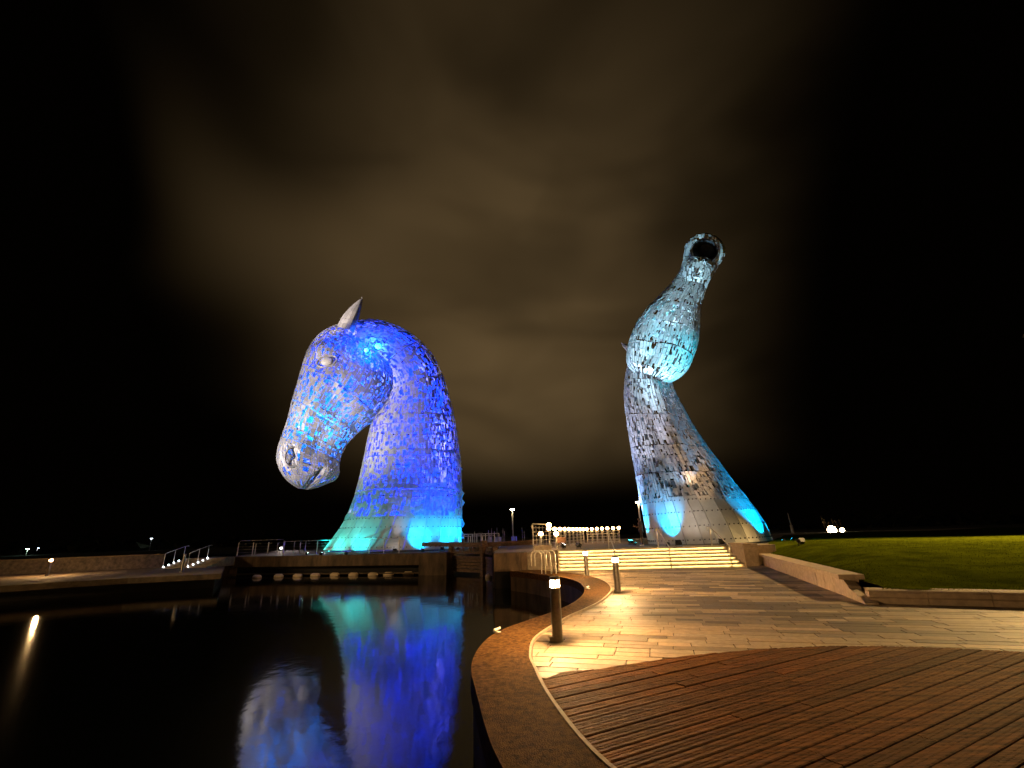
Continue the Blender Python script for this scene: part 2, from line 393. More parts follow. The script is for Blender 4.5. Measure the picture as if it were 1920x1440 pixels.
def handrail(base, rise=NR*RH, label=''):
    r = tag(empty('handrail'), label, 'handrail', 'handrails on the stone steps'); b_ = np.array(base)
    p = [b_-sn*.25, b_-sn*.05, b_+sn*TR*(NR-.4), b_+sn*(TR*NR+.35)]
    z = [.95, .97, rise+.97, rise+.97]
    pts = [(q[0], q[1], zz) for q, zz in zip(p, z)]
    MB().tube([(p[0][0], p[0][1], .75)]+pts+[(p[3][0], p[3][1], rise+.75)], .028).build('rail', 'stainless', r, True)
    for q, zz, zt in ((p[1]+sn*.0, 0.0, .97), (b_+sn*TR*(NR-.2), rise, rise+.96)):
        po = MB().tube([(q[0], q[1], zz), (q[0], q[1], zt)], .03).build('post', 'stainless', r, True)
        MB().lathe((q[0], q[1], zz), [(.075, .001), (.075, .012), (.03, .03)]).build('base_plate', 'stainless', po)
    return r
for px, lab in ((1150, 'slim steel handrail on the steps beside the lit mesh railing'), (1257, 'slim steel handrail dividing the middle of the stone steps'),
                (1383, 'slim steel handrail on the steps next to the sandstone pier')):
    g = onz(px, 1065, 0); tpar = (g[:2]-SA)@sd; handrail(SA+sd*tpar-sn*.12, label=lab)

# sandstone pier right of the steps, low seat wall, kerb and lawn
pr = SA+sd*(SL+.03); pier_c = pr+sd*.34+sn*.75
pier = tag(empty('sandstone_pier'), 'square sandstone pier with cap stone at the right end of the steps', 'pier')
MB().box((pier_c[0], pier_c[1], .40), (.62, 1.7, .80), math.atan2(sd[1], sd[0])).build('shaft', 'sandstone', pier, bevel=.012)
MB().box((pier_c[0], pier_c[1], .91), (.68, 1.78, .2), math.atan2(sd[1], sd[0])).build('cap', 'sandstone', pier, bevel=.015)
pw2 = pr+sd*.98+sn*.55
MB().box((pw2[0]+.2, pw2[1], .47), (.95, .5, .88), math.atan2(sd[1], sd[0])).build('side_block', 'sandstone', pier, bevel=.012)
W0 = np.array([11.45, 23.2]); W1 = np.array([8.05, 12.55]); wd = (W1-W0)/np.linalg.norm(W1-W0); wn = np.array([-wd[1], wd[0]])  # wn -> right side
if wn[0] < 0: wn = -wn
WL = np.linalg.norm(W1-W0)
seat = tag(empty('seat_wall'), 'long low concrete seat wall with overhanging cap stones beside the lawn', 'wall')
nb = 14
for i in range(nb):
    a = W0+wd*(WL*i/nb+.008); b_ = W0+wd*(WL*(i+1)/nb-.008); dz = random.uniform(-.004, .004); of = random.uniform(-.012, .012)
    MB().prism([a+wn*(.10+of), a+wn*.46, b_+wn*.46, b_+wn*(.10+of)], 0, .40).build('wall_panel', 'sandstone', seat, bevel=.008)
nb = 10
for i in range(nb):
    a = W0+wd*(WL*i/nb+.004); b_ = W0+wd*(WL*(i+1)/nb-.004+(.12 if i == nb-1 else 0)); dz = random.uniform(-.003, .003)
    MB().prism([a, a+wn*.56, b_+wn*.56, b_], .405, .52+dz).build('cap_stone', 'sandstone', seat, bevel=.014)
E0 = W1; E1 = np.array([7.62, 11.30])
wing = MB(); hgt = [.40, .30, .24, .12, .03]
pts = [E0+(E1-E0)*q for q in (0.02, .25, .3, .8, 1.0)]
vs = []
for p, h in zip(pts, hgt):
    a = p+wn*.10; b_ = p+wn*.36; vs += [(a[0], a[1], 0), (a[0], a[1], h), (b_[0], b_[1], h*.9), (b_[0], b_[1], 0)]
fs = [(3, 2, 1, 0), tuple(range(len(vs)-4, len(vs)))]
for i in range(4):
    for k in range(4): fs.append((4*i+k, 4*i+(k+1) % 4, 4*i+4+(k+1) % 4, 4*i+4+k))
wing.add(vs, fs).build('tapered_end', 'sandstone', seat)
K = smooth_curve([(7.9, 11.35), (9.0, 10.85), (10.2, 10.25), (12.5, 8.9), (15, 7.0), (18, 4.2)], 8)
kl = [0]
for i in range(len(K)-1): kl.append(kl[-1]+np.linalg.norm(K[i+1]-K[i]))
kl = np.array(kl)
def kat(s): return np.array([np.interp(s, kl, K[:, 0]), np.interp(s, kl, K[:, 1])])
kerb = tag(empty('lawn_kerb'), 'bull-nosed stone kerb along the front of the lawn', 'kerb'); s_ = 0
while s_ < kl[-1]-1:
    L = 1.05; ring = []
    for e in (s_+.006, s_+L/2, s_+L-.006):
        p = kat(e); t_ = kat(e+.1)-kat(e-.1 if e > .1 else 0); t_ = t_/np.linalg.norm(t_); nr = np.array([-t_[1], t_[0]])
        ring.append([(p[0]+nr[0]*x, p[1]+nr[1]*x, z) for x, z in ((.03, 0), (.03, .11), (-.01, .15), (-.015, .22), (.03, .275), (.12, .295), (.36, .30), (.36, 0))])
    vs = [q for r in ring for q in r]; fs = [tuple(range(8)), tuple(range(23, 15, -1))]
    for i in range(2):
        for k in range(8): fs.append((8*i+k, 8*i+8+k, 8*i+8+(k+1) % 8, 8*i+(k+1) % 8))
    MB().add(vs, fs).build('kerb_stone', 'sandstone', kerb); s_ += L
def lawn_z(x, y):
    # height grows away from kerb / wall
    d1 = min(np.min(np.linalg.norm(K-np.array([x, y]), axis=1)), 20)
    p = np.array([x, y]); s = (p-W0)@wd; d2 = abs((p-W0)@wn)-.4 if -2 < s < WL+1 else 9
    q1 = 1-math.exp(-max(d1-.35, 0)/5.0); q2 = 1-math.exp(-max(d2, 0)/1.6)
    h = .27+.72*q1
    edge = .30 if s < WL+.3 else .27
    h = min(h, edge+.62*q2+.16*max(0, min(1, (y-16)/6))) if d2 < 8 else h
    return h+.05*math.sin(x*.5+1)*math.sin(y*.37)
gx = 70; gy = 70; vs = []; fs = []; lawn_pts = []
def lawn_edge(y):
    if y >= 11.35:
        q = min(1, max(0, (y-12.55)/(23.2-12.55))); base = W1*(1-q)+W0*q
        if y < 12.55: base = np.array([7.95+(y-11.35)*.1, y])
        return base[0]+.42+(0 if y < 23.2 else (y-23.2)*.6)
    i = np.argmin(abs(K[:, 1]-y)); return K[i, 0]+.28
ys = np.concatenate([np.linspace(4.3, 24, 56), np.linspace(25, 46, 14)])
for j, y in enumerate(ys):
    x0 = lawn_edge(y)
    for i in range(gx):
        q = (i/(gx-1))**1.6; x = x0+q*34
        vs.append((x, y, lawn_z(x, y)))
for j in range(len(ys)-1):
    for i in range(gx-1): fs.append((j*gx+i, j*gx+i+1, (j+1)*gx+i+1, (j+1)*gx+i))
struct(MB().add(vs, fs).build('lawn', 'lawn', smooth=True))
gb = MB(); V = []; Fs = []; T = []
for i in range(52000):
    y = 9.2+(random.random()**1.5)*19; x0 = lawn_edge(y); x = x0+(random.random()**1.3)*15
    if math.hypot(x, y) > 34: continue
    z = lawn_z(x, y)-.01 if i % 1 == 0 else 0; h = random.uniform(.02, .045); a = random.random()*6.28; l = random.uniform(-.03, .03)
    cx, cy = math.cos(a)*.007, math.sin(a)*.007; o_ = len(V)
    V += [(x-cx, y-cy, z), (x+cx, y+cy, z), (x+l, y+random.uniform(-.03, .03), z+h)]; Fs.append((o_, o_+1, o_+2)); q = random.uniform(.6, 1.3); T.append((q, q, q*.9))
gb.v = V; gb.f = Fs; gb.t = T
struct(gb.build('grass', 'grass'), 'stuff')

# ------------------------------------------------------------------ left bank, platform under the left sculpture, lock walls
bank = [onz(-260, 1118)[:2], onz(0, 1099)[:2], onz(120, 1091)[:2], onz(240, 1084)[:2], onz(415, 1075.5)[:2], (-24.6, 41), (-30, 62.5), (-90, 62.5), (-70, 20)]
struct(MB().prism([tuple(p) for p in bank], -.30, 0).build('quay_path', 'quay_concrete'))
bk2 = [(p[0]-.9, p[1]+.9) for p in bank[:5]]+bank[5:]
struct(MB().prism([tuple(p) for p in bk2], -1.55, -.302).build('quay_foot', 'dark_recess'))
LW = [onz(-200, 1087)[:2], onz(0, 1078)[:2], onz(160, 1070.5)[:2], onz(305, 1063.5)[:2]]
wall = tag(empty('quay_wall'), 'long rough stone retaining wall behind the quay path', 'wall')
for i in range(3):
    a, b_ = np.array(LW[i]), np.array(LW[i+1]); back = np.array([-.35, .5])
    MB().prism([a, b_, b_+back, a+back], 0, .98).build('wall_section', 'rough_stone', wall)
    MB().prism([a+np.array([.05, -.06]), b_+np.array([.05, -.06]), b_+back*1.2, a+back*1.2], .984, 1.06).build('cap', 'quay_concrete', wall)
# grassy bank behind wall
struct(MB().add([(-90, 40, .9), (LW[1][0]-.4, LW[1][1]+.6, .95), (LW[3][0]-.3, LW[3][1]+.6, .95), (-27, 62, .6), (-90, 62.4, .6)], [(0, 1, 2, 3, 4)]).build('bank', 'lawn'))

P0 = onz(408, 1045, PL)[:2]; P1 = onz(600, 1041, PL)[:2]; P2 = onz(838, 1036, PL)[:2]
plat = empty('lock_platform'); plat['kind'] = 'structure'
pd = (P2-P0)/np.linalg.norm(P2-P0); pn = np.array([-pd[1], pd[0]])
MB().prism([P0, P1, P2, P2+pn*1.2, P0+pn*1.2], -.16, PL).build('edge_beam', 'wet_concrete', plat, bevel=.02)
MB().prism([P0+pn*1.2, P2+pn*1.2, P2+np.array([1.6, 27.5]), P0+np.array([-6, 21.5])], -1.5, PL-.004).build('slab', 'concrete', plat)
for q0, q1 in ((0, 1.5), (np.linalg.norm(P2-P0)-2.2, np.linalg.norm(P2-P0))):
    MB().prism([P0+pd*q0-pn*.03, P0+pd*q1-pn*.03, P0+pd*q1+pn*1.19, P0+pd*q0+pn*1.19], -1.5, PL-.01).build('end_pier', 'wet_concrete', plat, bevel=.02)
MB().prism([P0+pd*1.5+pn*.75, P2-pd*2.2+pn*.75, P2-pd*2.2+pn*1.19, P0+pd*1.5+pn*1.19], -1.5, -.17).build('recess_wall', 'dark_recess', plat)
MB().prism([P0+pd*1.5+pn*.1, P2-pd*2.2+pn*.1, P2-pd*2.2+pn*.7, P0+pd*1.5+pn*.7], -.74, -.68).build('ledge', 'wet_concrete', plat)
# right lock pier
rp = empty('lock_pier'); rp['kind'] = 'structure'; RX0, RX1, RY = -1.2, .5, 24.55
MB().prism([(RX0, RY), (RX1-.35, RY+.05), (RX1-.35, RY+1), (RX0, RY+1)], -.02, TZ).build('edge_beam', 'wet_concrete', rp, bevel=.02)
MB().prism([(RX1-.34, RY), (RX1, RY), (RX1, RY+1.2), (RX1-.34, RY+1.2)], -1.5, TZ-.002).build('corner_post', 'wet_concrete', rp, bevel=.02)
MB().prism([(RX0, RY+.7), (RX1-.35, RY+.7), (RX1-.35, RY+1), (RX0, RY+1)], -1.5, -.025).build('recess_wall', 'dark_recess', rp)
MB().prism([(RX1+.002, RY-.05), (SA[0]-.03, RY-.45), (SA[0]-.03, 27.5), (RX1+.002, 27.5)], -1.5, TZ-.006).build('side_block', 'concrete', rp, bevel=.015)
MB().prism([(RX0, RY+1.002), (RX1, RY+1.202), (RX1, 27.4), (RX0, 27.2)], -1.5, TZ-.008).build('slab', 'concrete', rp)
lw = struct(MB().prism([(-1.31, RY+1.1), (-1.2, RY+1.1), (-1.2, 60), (-1.31, 60)], -1.5, TZ-.02).build('lock_chamber_wall', 'wet_concrete'))
sb = MB().box((SA[0]-.55, 26.2, TZ+.14), (.9, .5, .28), -.1); tag(sb.build('stone_block', 'sandstone', bevel=.02), 'pale stone block under the mesh gate at the head of the steps', 'stone block')

# ------------------------------------------------------------------ horse-head sculptures
class Plane:
    def __init__(s, px, py, Y, alpha):
        s.q = ony(px, py, Y); s.d = np.array([math.cos(alpha), math.sin(alpha), 0]); s.n = np.array([-math.sin(alpha), math.cos(alpha), 0])
    def pt(s, px, py, off=0.0):
        r = ray(px, py); t_ = ((s.q-s.n*off-EYE)@s.n)/(r@s.n); return EYE+t_*r
    def uv(s, p): d = p-s.q; return np.stack([d@s.d, d[..., 2]], -1)
def hermite(T, Y, t):
    T = np.asarray(T); Y = np.asarray(Y, float); m = np.zeros_like(Y)
    for i in range(len(T)):
        a = max(i-1, 0); b_ = min(i+1, len(T)-1); m[i] = (Y[b_]-Y[a])/(T[b_]-T[a])
    i = np.clip(np.searchsorted(T, t, side='right')-1, 0, len(T)-2); h = T[i+1]-T[i]; x = (t-T[i])/h
    sh = (...,)+(None,)*(Y.ndim-1)
    x = x[sh] if Y.ndim > 1 else x; h = h[sh] if Y.ndim > 1 else h
    return (2*x**3-3*x**2+1)*Y[i]+(x**3-2*x**2+x)*h*m[i]+(-2*x**3+3*x**2)*Y[i+1]+(x**3-x**2)*h*m[i+1]
class Loft:
    def __init__(s, pl, st, ex=2.2, disp=None):
        s.pl = pl; s.ex = ex; s.disp = disp; C = []; A = []; B = []
        for (xa, ya, xb, yb, hd, off) in st:
            a = pl.pt(xa, ya, off); b_ = pl.pt(xb, yb, off); c = (a+b_)/2; C.append(c); A.append((a-b_)/2); B.append(hd)
        C = np.array(C); s.T = np.concatenate([[0], np.cumsum(np.linalg.norm(np.diff(C, axis=0), axis=1)+1e-3)])
        s.C = C; s.A = np.array(A); s.B = np.array(B); s.len = s.T[-1]
    def S(s, u, v):
        u = np.atleast_1d(np.asarray(u, float)); v = np.atleast_1d(np.asarray(v, float))
        u = np.clip(u, 0, s.len-1e-6); c = hermite(s.T, s.C, u); a = hermite(s.T, s.A, u); b_ = np.maximum(hermite(s.T, s.B, u), .02)
        th = 2*np.pi*v; k = 2.0/s.ex; cs, sn_ = np.cos(th), np.sin(th)
        x = np.sign(cs)*np.abs(cs)**k; y = np.sign(sn_)*np.abs(sn_)**k
        r = a*x[:, None]+s.pl.n*(b_*y)[:, None]; p = c+r
        if s.disp is not None:
            dr = r/np.maximum(np.linalg.norm(r, axis=1), 1e-6)[:, None]
            p = p+dr*s.disp(s.pl.uv(p), np.abs(sn_), sn_)[:, None]
        return p
    def grid(s, nu, nv_):
        u = np.linspace(0, s.len, nu); v_ = np.arange(nv_)/nv_
        U, V_ = np.meshgrid(u, v_, indexing='ij'); return s.S(U.ravel(), V_.ravel()).reshape(nu, nv_, 3)
    def circ(s, u):
        p = s.S(np.full(48, u), np.arange(48)/48); return np.linalg.norm(p-np.roll(p, 1, 0), axis=1).sum()
    def bvh(s):
        g = s.grid(40, 40); nu, nv_ = 40, 40; vs = [Vector(p) for p in g.reshape(-1, 3)]
        fs = [(i*nv_+j, i*nv_+(j+1) % nv_, (i+1)*nv_+(j+1) % nv_, (i+1)*nv_+j) for i in range(nu-1) for j in range(nv_)]
        fs += [tuple(range(nv_)), tuple((nu-1)*nv_+j for j in range(nv_))]
        s.tree = BVHTree.FromPolygons(vs, fs); s.mid = s.C
    def contains(s, p):
        # parity test along two directions
        cnt = 0; o = Vector(p); d = Vector((.13, .27, .95)).normalized()
        for _ in range(24):
            h = s.tree.ray_cast(o, d)
            if h[0] is None: break
            cnt += 1; o = h[0]+d*1e-4
        return cnt % 2 == 1
def plate_mesh(mb, Pin, thick, tone, lift, tilt):
    # Pin: (m,2,3) rows along length, two sides
    m = Pin.shape[0]; e1 = Pin[-1].mean(0)-Pin[0].mean(0); e2 = Pin[:, 1].mean(0)-Pin[:, 0].mean(0); nr = np.cross(e1, e2); nr = nr/(np.linalg.norm(nr)+1e-9)
    tl = np.linspace(-1, 1, m)[:, None, None]*tilt[0]+np.array([-1, 1])[None, :, None]*tilt[1]
    top = Pin+nr*(lift+tl); bot = top-nr*thick
    vs = list(top.reshape(-1, 3))+list(bot.reshape(-1, 3)); k = 2*m; fs = []
    for i in range(m-1):
        a = 2*i; fs += [(a, a+2, a+3, a+1), (k+a, k+a+1, k+a+3, k+a+2), (a, k+a, k+a+2, a+2), (a+1, a+3, k+a+3, k+a+1)]
    fs += [(0, 1, k+1, k), (k-2, 2*k-2, 2*k-1, k-1)]
    mb.add(vs, fs, tone); return nr
def clad(loft, others, u0, u1, pw, plen, hole, gap=.02, band=2.6, thick=.03, keep=None, full=.5):
    """returns list of (area-toward-camera, MB)"""
    res = []; u = u0
    while u < u1-.05:
        ue = min(u1, u+band*random.uniform(.8, 1.2))
        if u1-ue < .6: ue = u1
        cm = loft.circ((u+ue)/2); nc = max(8, int(round(cm/pw))); off = random.random()
        edges = (np.arange(nc+1)+rng.uniform(-.16, .16, nc+1)); edges[-1] = edges[0]+nc; edges = (edges+off)/nc
        grp = None
        for j in range(nc):
            v0, v1 = edges[j], edges[j+1]; wv = v1-v0; g = gap/cm
            x = u+(random.random()*.06 if u > u0 else (random.random()*.42 if u0 > 2 else 0)); end = ue-random.random()*.05
            while x < end-.08:
                L = random.uniform(*plen); xe = min(end, x+L)
                if end-xe < plen[0]*.5: xe = end
                vm = (v0+v1)/2 % 1.0; pm = loft.S([(x+xe)/2], [vm])[0]
                hp = hole(loft, (x+xe)/2, vm, pm)
                if random.random() < hp[0] and xe-x > .12:      # leave a slot
                    s = min(xe, x+random.uniform(*hp[1]))
                    if random.random() < full: x = s; continue
                    xs = s
                    # slot takes half the plate's width, filled by a narrow plate
                    q = random.choice((0, 1)); vv = (v0+wv*.55, v1) if q else (v0, v1-wv*.55)
                    rects = [(x, xs, vv[0], vv[1]), (xs, xe, v0, v1)]
                else: rects = [(x, xe, v0, v1)]
                for a, b_, va, vb in rects:
                    if b_-a < .07: continue
                    a2, b2 = a+gap*.5, b_-gap*.5; va2, vb2 = va+g*.5, vb-g*.5
                    m = 2 if b2-a2 < .9 else 4
                    uu = np.linspace(a2, b2, m)
                    Pn = np.stack([loft.S(uu, np.full(m, va2)), loft.S(uu, np.full(m, vb2))], 1)
                    c = Pn.reshape(-1, 3).mean(0)
                    if keep and not keep(c): continue
                    if any(o.contains(c) for o in others): continue
                    k = random.gauss(1, .09); tone = (k*random.uniform(.97, 1.03), k, k*random.uniform(.97, 1.03))
                    mb = MB(); nr = plate_mesh(mb, Pn, thick, tone, random.uniform(0, .035)+(.06 if u0 > 2 else 0), (random.gauss(0, .006), random.gauss(0, .004)))
                    outn = c-hermite(loft.T, loft.C, np.array([(a+b_)/2]))[0]
                    if nr@outn < 0:
                        mb.f = [f[::-1] for f in mb.f]; nr = -nr
                    vw = EYE-c; dist = np.linalg.norm(vw); face = max(0, nr@vw/dist)
                    ar = (b2-a2)*(vb2-va2)*cm*face/dist**2
                    res.append((ar, mb))
                x = xe
        u = ue
    return res
def assemble(root, plates, name='steel_plate', mt='steel_plate', nmax=300):
    plates.sort(key=lambda p: -p[0])
    for a, mb in plates[:nmax]: mb.build(name, mt, root)
    if len(plates) > nmax:
        big = MB()
        for a, mb in plates[nmax:]: big.add(mb.v, mb.f); big.t[-len(mb.f):] = mb.t
        struct(big.build('plate_cladding', mt, root), 'stuff')
def blob(mb, c, ax, ay, az, n=14, m=9):
    vs = []; fs = []
    for i in range(m+1):
        a = math.pi*i/m
        for k in range(n):
            b_ = 2*math.pi*k/n; vs.append(c+ax*math.sin(a)*math.cos(b_)+ay*math.sin(a)*math.sin(b_)+az*math.cos(a))
    for i in range(m):
        for k in range(n): fs.append((i*n+k, i*n+(k+1) % n, (i+1)*n+(k+1) % n, (i+1)*n+k))
    mb.add(vs, fs)
def ring(mb, c, ex, ey, ez, r, n=28, m=8):
    vs = []; fs = []; el = np.linalg.norm(ex)
    for k in range(n):
        a = 2*math.pi*k/n; d = ex*math.cos(a)+ey*math.sin(a); dn_ = d/np.linalg.norm(d)
        for j in range(m):
            b_ = 2*math.pi*j/m; vs.append(c+d+(dn_*math.cos(b_)+ez*math.sin(b_))*r)
    for k in range(n):
        for j in range(m): fs.append((k*m+j, k*m+(j+1) % m, ((k+1) % n)*m+(j+1) % m, ((k+1) % n)*m+j))
    mb.add(vs, fs)

# ---- left: head bowed, in profile
PLN = Plane(735, 1000, 43.0, math.radians(20))
MPX = np.linalg.norm(PLN.pt(736, 800)-PLN.pt(735, 800))
def puv(x, y): return PLN.uv(PLN.pt(x, y))
def gauss2(q, x, y, sx, sy=None, amp=1.0):
    c = puv(x, y); sx *= MPX; sy = (sy*MPX if sy else sx); return amp*np.exp(-((q[:, 0]-c[0])/sx)**2-((q[:, 1]-c[1])/sy)**2)
def seg(q, a, b_, wdt, amp):
    a = puv(*a); b_ = puv(*b_); d = b_-a; t_ = np.clip(((q-a)@d)/(d@d), 0, 1); r = np.linalg.norm(q-(a+t_[:, None]*d), axis=1)/(wdt*MPX)
    return amp*np.exp(-r**2)
def dispL(q, sn_, sgn):
    c = puv(683, 735); r = np.linalg.norm(q-c, axis=1)/MPX
    o = .42/(1+np.exp((r-50)/4.5))                                   # cheek disc
    o += gauss2(q, 612, 668, 26, 16, .55)+gauss2(q, 614, 692, 20, 10, -.22)   # brow and hollow under eye
    o += seg(q, (632, 700), (575, 800), 10, .22)                     # facial crest
    o += seg(q, (648, 768), (600, 838), 14, -.25)
    o += gauss2(q, 549, 857, 24, 26, .42)+gauss2(q, 549, 857, 9, 11, -.85)    # nostril
    o += gauss2(q, 618, 880, 16, 16, .22)                            # chin
    o += seg(q, (574, 922), (606, 885), 5, -.42)                     # mouth crease
    o += gauss2(q, 668, 640, 22, 14, -.25)
    return o*np.clip(sn_*1.25, 0, 1)
neckL = Loft(PLN, [(604, 1034, 864, 1031, 4.6, 0), (637, 990, 863, 987, 4.1, 0), (659, 950, 863, 948, 3.7, 0), (674, 900, 863, 905, 3.3, 0),
                   (683, 860, 861, 864, 3.05, 0), (691, 820, 856, 822, 2.85, 0), (700, 786, 849, 782, 2.7, 0), (716, 760, 839, 742, 2.55, 0),
                   (722, 735, 826, 702, 2.4, 0), (714, 712, 806, 664, 2.2, 0), (696, 694, 774, 632, 1.95, 0), (672, 680, 738, 612, 1.7, 0), (646, 668, 700, 602, 1.4, 0),
                   (632, 655, 668, 603, .9, 0)], 2.15)
headL = Loft(PLN, [(660, 604, 690, 632, .5, 0), (636, 609, 716, 662, 1.35, 0), (608, 622, 734, 698, 1.95, 0), (588, 640, 738, 730, 2.25, 0), (574, 665, 725, 762, 2.25, 0), (565, 692, 703, 787, 2.1, 0),
                   (557, 720, 681, 803, 1.9, 0), (548, 750, 662, 820, 1.7, 0), (540, 782, 648, 838, 1.5, 0), (531, 810, 639, 858, 1.4, 0),
                   (523, 833, 636, 875, 1.4, 0), (519, 853, 636, 888, 1.4, 0), (523, 878, 627, 901, 1.3, 0), (536, 898, 607, 909, 1.05, 0),
                   (550, 910, 591, 915, .7, 0), (561, 916, 578, 918, .3, 0)], 2.3, dispL)
for l in (neckL, headL): l.bvh()
LH = tag(empty('horse_head_sculpture'), 'giant horse head sculpture of steel plates, head bowed, glowing deep blue', 'sculpture')
def frac_dark(loft, u, v, p):     # more open slots along the mane and poll, fewer on the muzzle
    if math.sin(2*math.pi*v) > .25: return 0.0, (.1, .2)
    c = math.cos(2*math.pi*v)      # +1 at front outline, -1 at back outline
    if loft is neckL:
        q = .40+.42*max(0, min(1, (-c+.15)*1.3)) if u > 3 else .16
        if u > 18.5: q = max(q, .58)
    else:
        q = .46 if u > 4 else .74
        if u > headL.len*.79: q = .14
    return min(.9, q*1.25), (.2, .44)
pl_ = clad(neckL, [headL], 2.62, neckL.len, .21, (.30, .62), frac_dark, gap=.014, full=.28)
pl_ += clad(headL, [], .1, headL.len, .20, (.26, .56), frac_dark, gap=.014, band=3.2, full=.28)
assemble(LH, pl_)
bp_ = clad(neckL, [headL], 0.12, 3.0, 1.15, (2.9, 3.0), lambda *a: (0.0, (.1, .2)), gap=.035, band=3, thick=.04)
assemble(LH, bp_, 'base_panel', 'steel_base')
# ear, eye, nostril, mane plates, internal frame
def ear(root, base, tip, bw, n_, inside_dir, mt='steel_plate'):
    ax = tip-base; L = np.linalg.norm(ax); az = ax/L; ay = np.cross(az, n_); ay /= np.linalg.norm(ay); an = np.cross(ay, az)
    vs = []; fs = []; m = 9; k = 11
    for i in range(m):
        q = i/(m-1); wd_ = bw*(math.sin(math.pi*min(1, .42+.58*q))**.8)*(1-.15*q); ben = .03*L*math.sin(q*math.pi)
        for j in range(k):
            a = math.radians(-125+250*j/(k-1))
            vs.append(base+az*q*L+ay*(math.sin(a)*wd_)+an*(math.cos(a)*wd_*.55)-inside_dir*ben)
        eb_ = MB()
    for i in range(m-1):
        for j in range(k-1):
            Q = np.array([vs[i*k+j], vs[i*k+j+1], vs[(i+1)*k+j+1], vs[(i+1)*k+j]]); cq = Q.mean(0); q = random.uniform(.85, 1.25)
            eb_.add(list(cq+(Q-cq)*.93), [(0, 1, 2, 3)], (q, q*.97, q*.94))
    e = eb_.build('ear', mt, root); so_ = e.modifiers.new('thick', 'SOLIDIFY'); so_.thickness = .09
    rim = [vs[i*k] for i in range(m)]+[vs[i*k+k-1] for i in range(m-1, -1, -1)]
    MB().tube(rim, .05, 6).build('rim', 'stainless', e); return e
nL = -PLN.n
ear(LH, PLN.pt(646, 621, .9), PLN.pt(679, 558, 1.3), 1.3, -PLN.d*.8+nL*.45, PLN.d)
ear(LH, PLN.pt(646, 624, -1.2), PLN.pt(668, 578, -1.4), .8, -PLN.d*.5-nL*.6, PLN.d)
def surf_at(loft, px, py):        # nearest camera-side hit of the pixel's ray
    r = ray(px, py); h = loft.tree.ray_cast(Vector(EYE), Vector(r).normalized()); return np.array(h[0]), np.array(h[1])
ec, en = surf_at(headL, 614, 678)
if en@(EYE-ec) < 0: en = -en
eu = np.array([0, 0, 1.0]); eu = eu-en*(eu@en); eu /= np.linalg.norm(eu); er = np.cross(eu, en)
tl_ = math.radians(14); e1 = er*math.cos(tl_)+eu*math.sin(tl_); e2 = np.cross(en, e1)
eb = MB(); blob(eb, ec+en*.05, e1*.58, e2*.42, en*.28); eye = eb.build('eye', 'eye_steel', LH, True)
eb = MB(); ring(eb, ec+en*.10, e1*.92, e2*.52, en, .075); eb.build('eyelid', 'stainless', eye, True)
nc_, nn = surf_at(headL, 549, 858)
if nn@(EYE-nc_) < 0: nn = -nn
nu_ = np.array([0, 0, 1.0]); nu_ = nu_-nn*(nu_@nn); nu_ /= np.linalg.norm(nu_); n1_ = np.cross(nu_, nn)
nb_ = MB(); ring(nb_, nc_+nn*.30, n1_*.62, nu_*.86, nn, .10); nb_.build('nostril', 'steel_plate', LH, True)
for py, px, h in ((842, 851, 1.6), (862, 857, 1.1), (905, 860, 1.2), (925, 861, 1.0), (955, 861, 1.5), (985, 861, 1.0), (700, 824, 1.2), (660, 800, 1.2)):
    c = PLN.pt(px, py); mpb = MB(); a = c-PLN.d*.3; b_ = c+PLN.d*.42-np.array([0, 0, h*.9]); t3 = PLN.n*.55
    mpb.add([a-t3, a+t3, b_+t3*.5-np.array([0, 0, .3]), b_-t3, a-t3-PLN.d*.05, a+t3-PLN.d*.05, b_+t3*.5-PLN.d*.05-np.array([0, 0, .3]), b_-t3-PLN.d*.05],
            [(0, 1, 2, 3), (7, 6, 5, 4), (0, 4, 5, 1), (1, 5, 6, 2), (2, 6, 7, 3), (3, 7, 4, 0)]).build('mane_plate', 'steel_plate', LH)
fr = MB()
for i in range(7):
    q = 2+i*(neckL.len-4)/6; p = neckL.S(np.full(24, q), np.arange(24)/24); c = p.mean(0); p = c+(p-c)*.86
    fr.tube([tuple(x) for x in p]+[tuple(p[0])], .09, 5)
for i in range(6):
    q = 2+i*(headL.len-4)/5; p = headL.S(np.full(24, q), np.arange(24)/24); c = p.mean(0); p = c+(p-c)*.84
    fr.tube([tuple(x) for x in p]+[tuple(p[0])], .08, 5)
fr.build('inner_frame', 'steel_base', LH)
BLUE = (.0, .022, 1.0); BLUE2 = (.0, .22, 1.0)
lampn = 0
def inner_lamp(loft, u, power, col):
    c = hermite(loft.T, loft.C, np.array([u]))[0]; power *= 1.9*(loft.circ(u)/6.2832)**2; spot('inner_lamp', LH, c-PLN.n*.3, c+PLN.n*4, power, col, 172, .15, .35)
for u in np.linspace(2.0, neckL.len-2.0, 9): inner_lamp(neckL, u, 62 if u > 5 else 48, BLUE)
for q, pw_, cc in ((.16, 80, BLUE), (.34, 70, BLUE), (.52, 80, BLUE2), (.68, 85, BLUE2), (.84, 22, BLUE)): inner_lamp(headL, headL.len*q, pw_, cc)
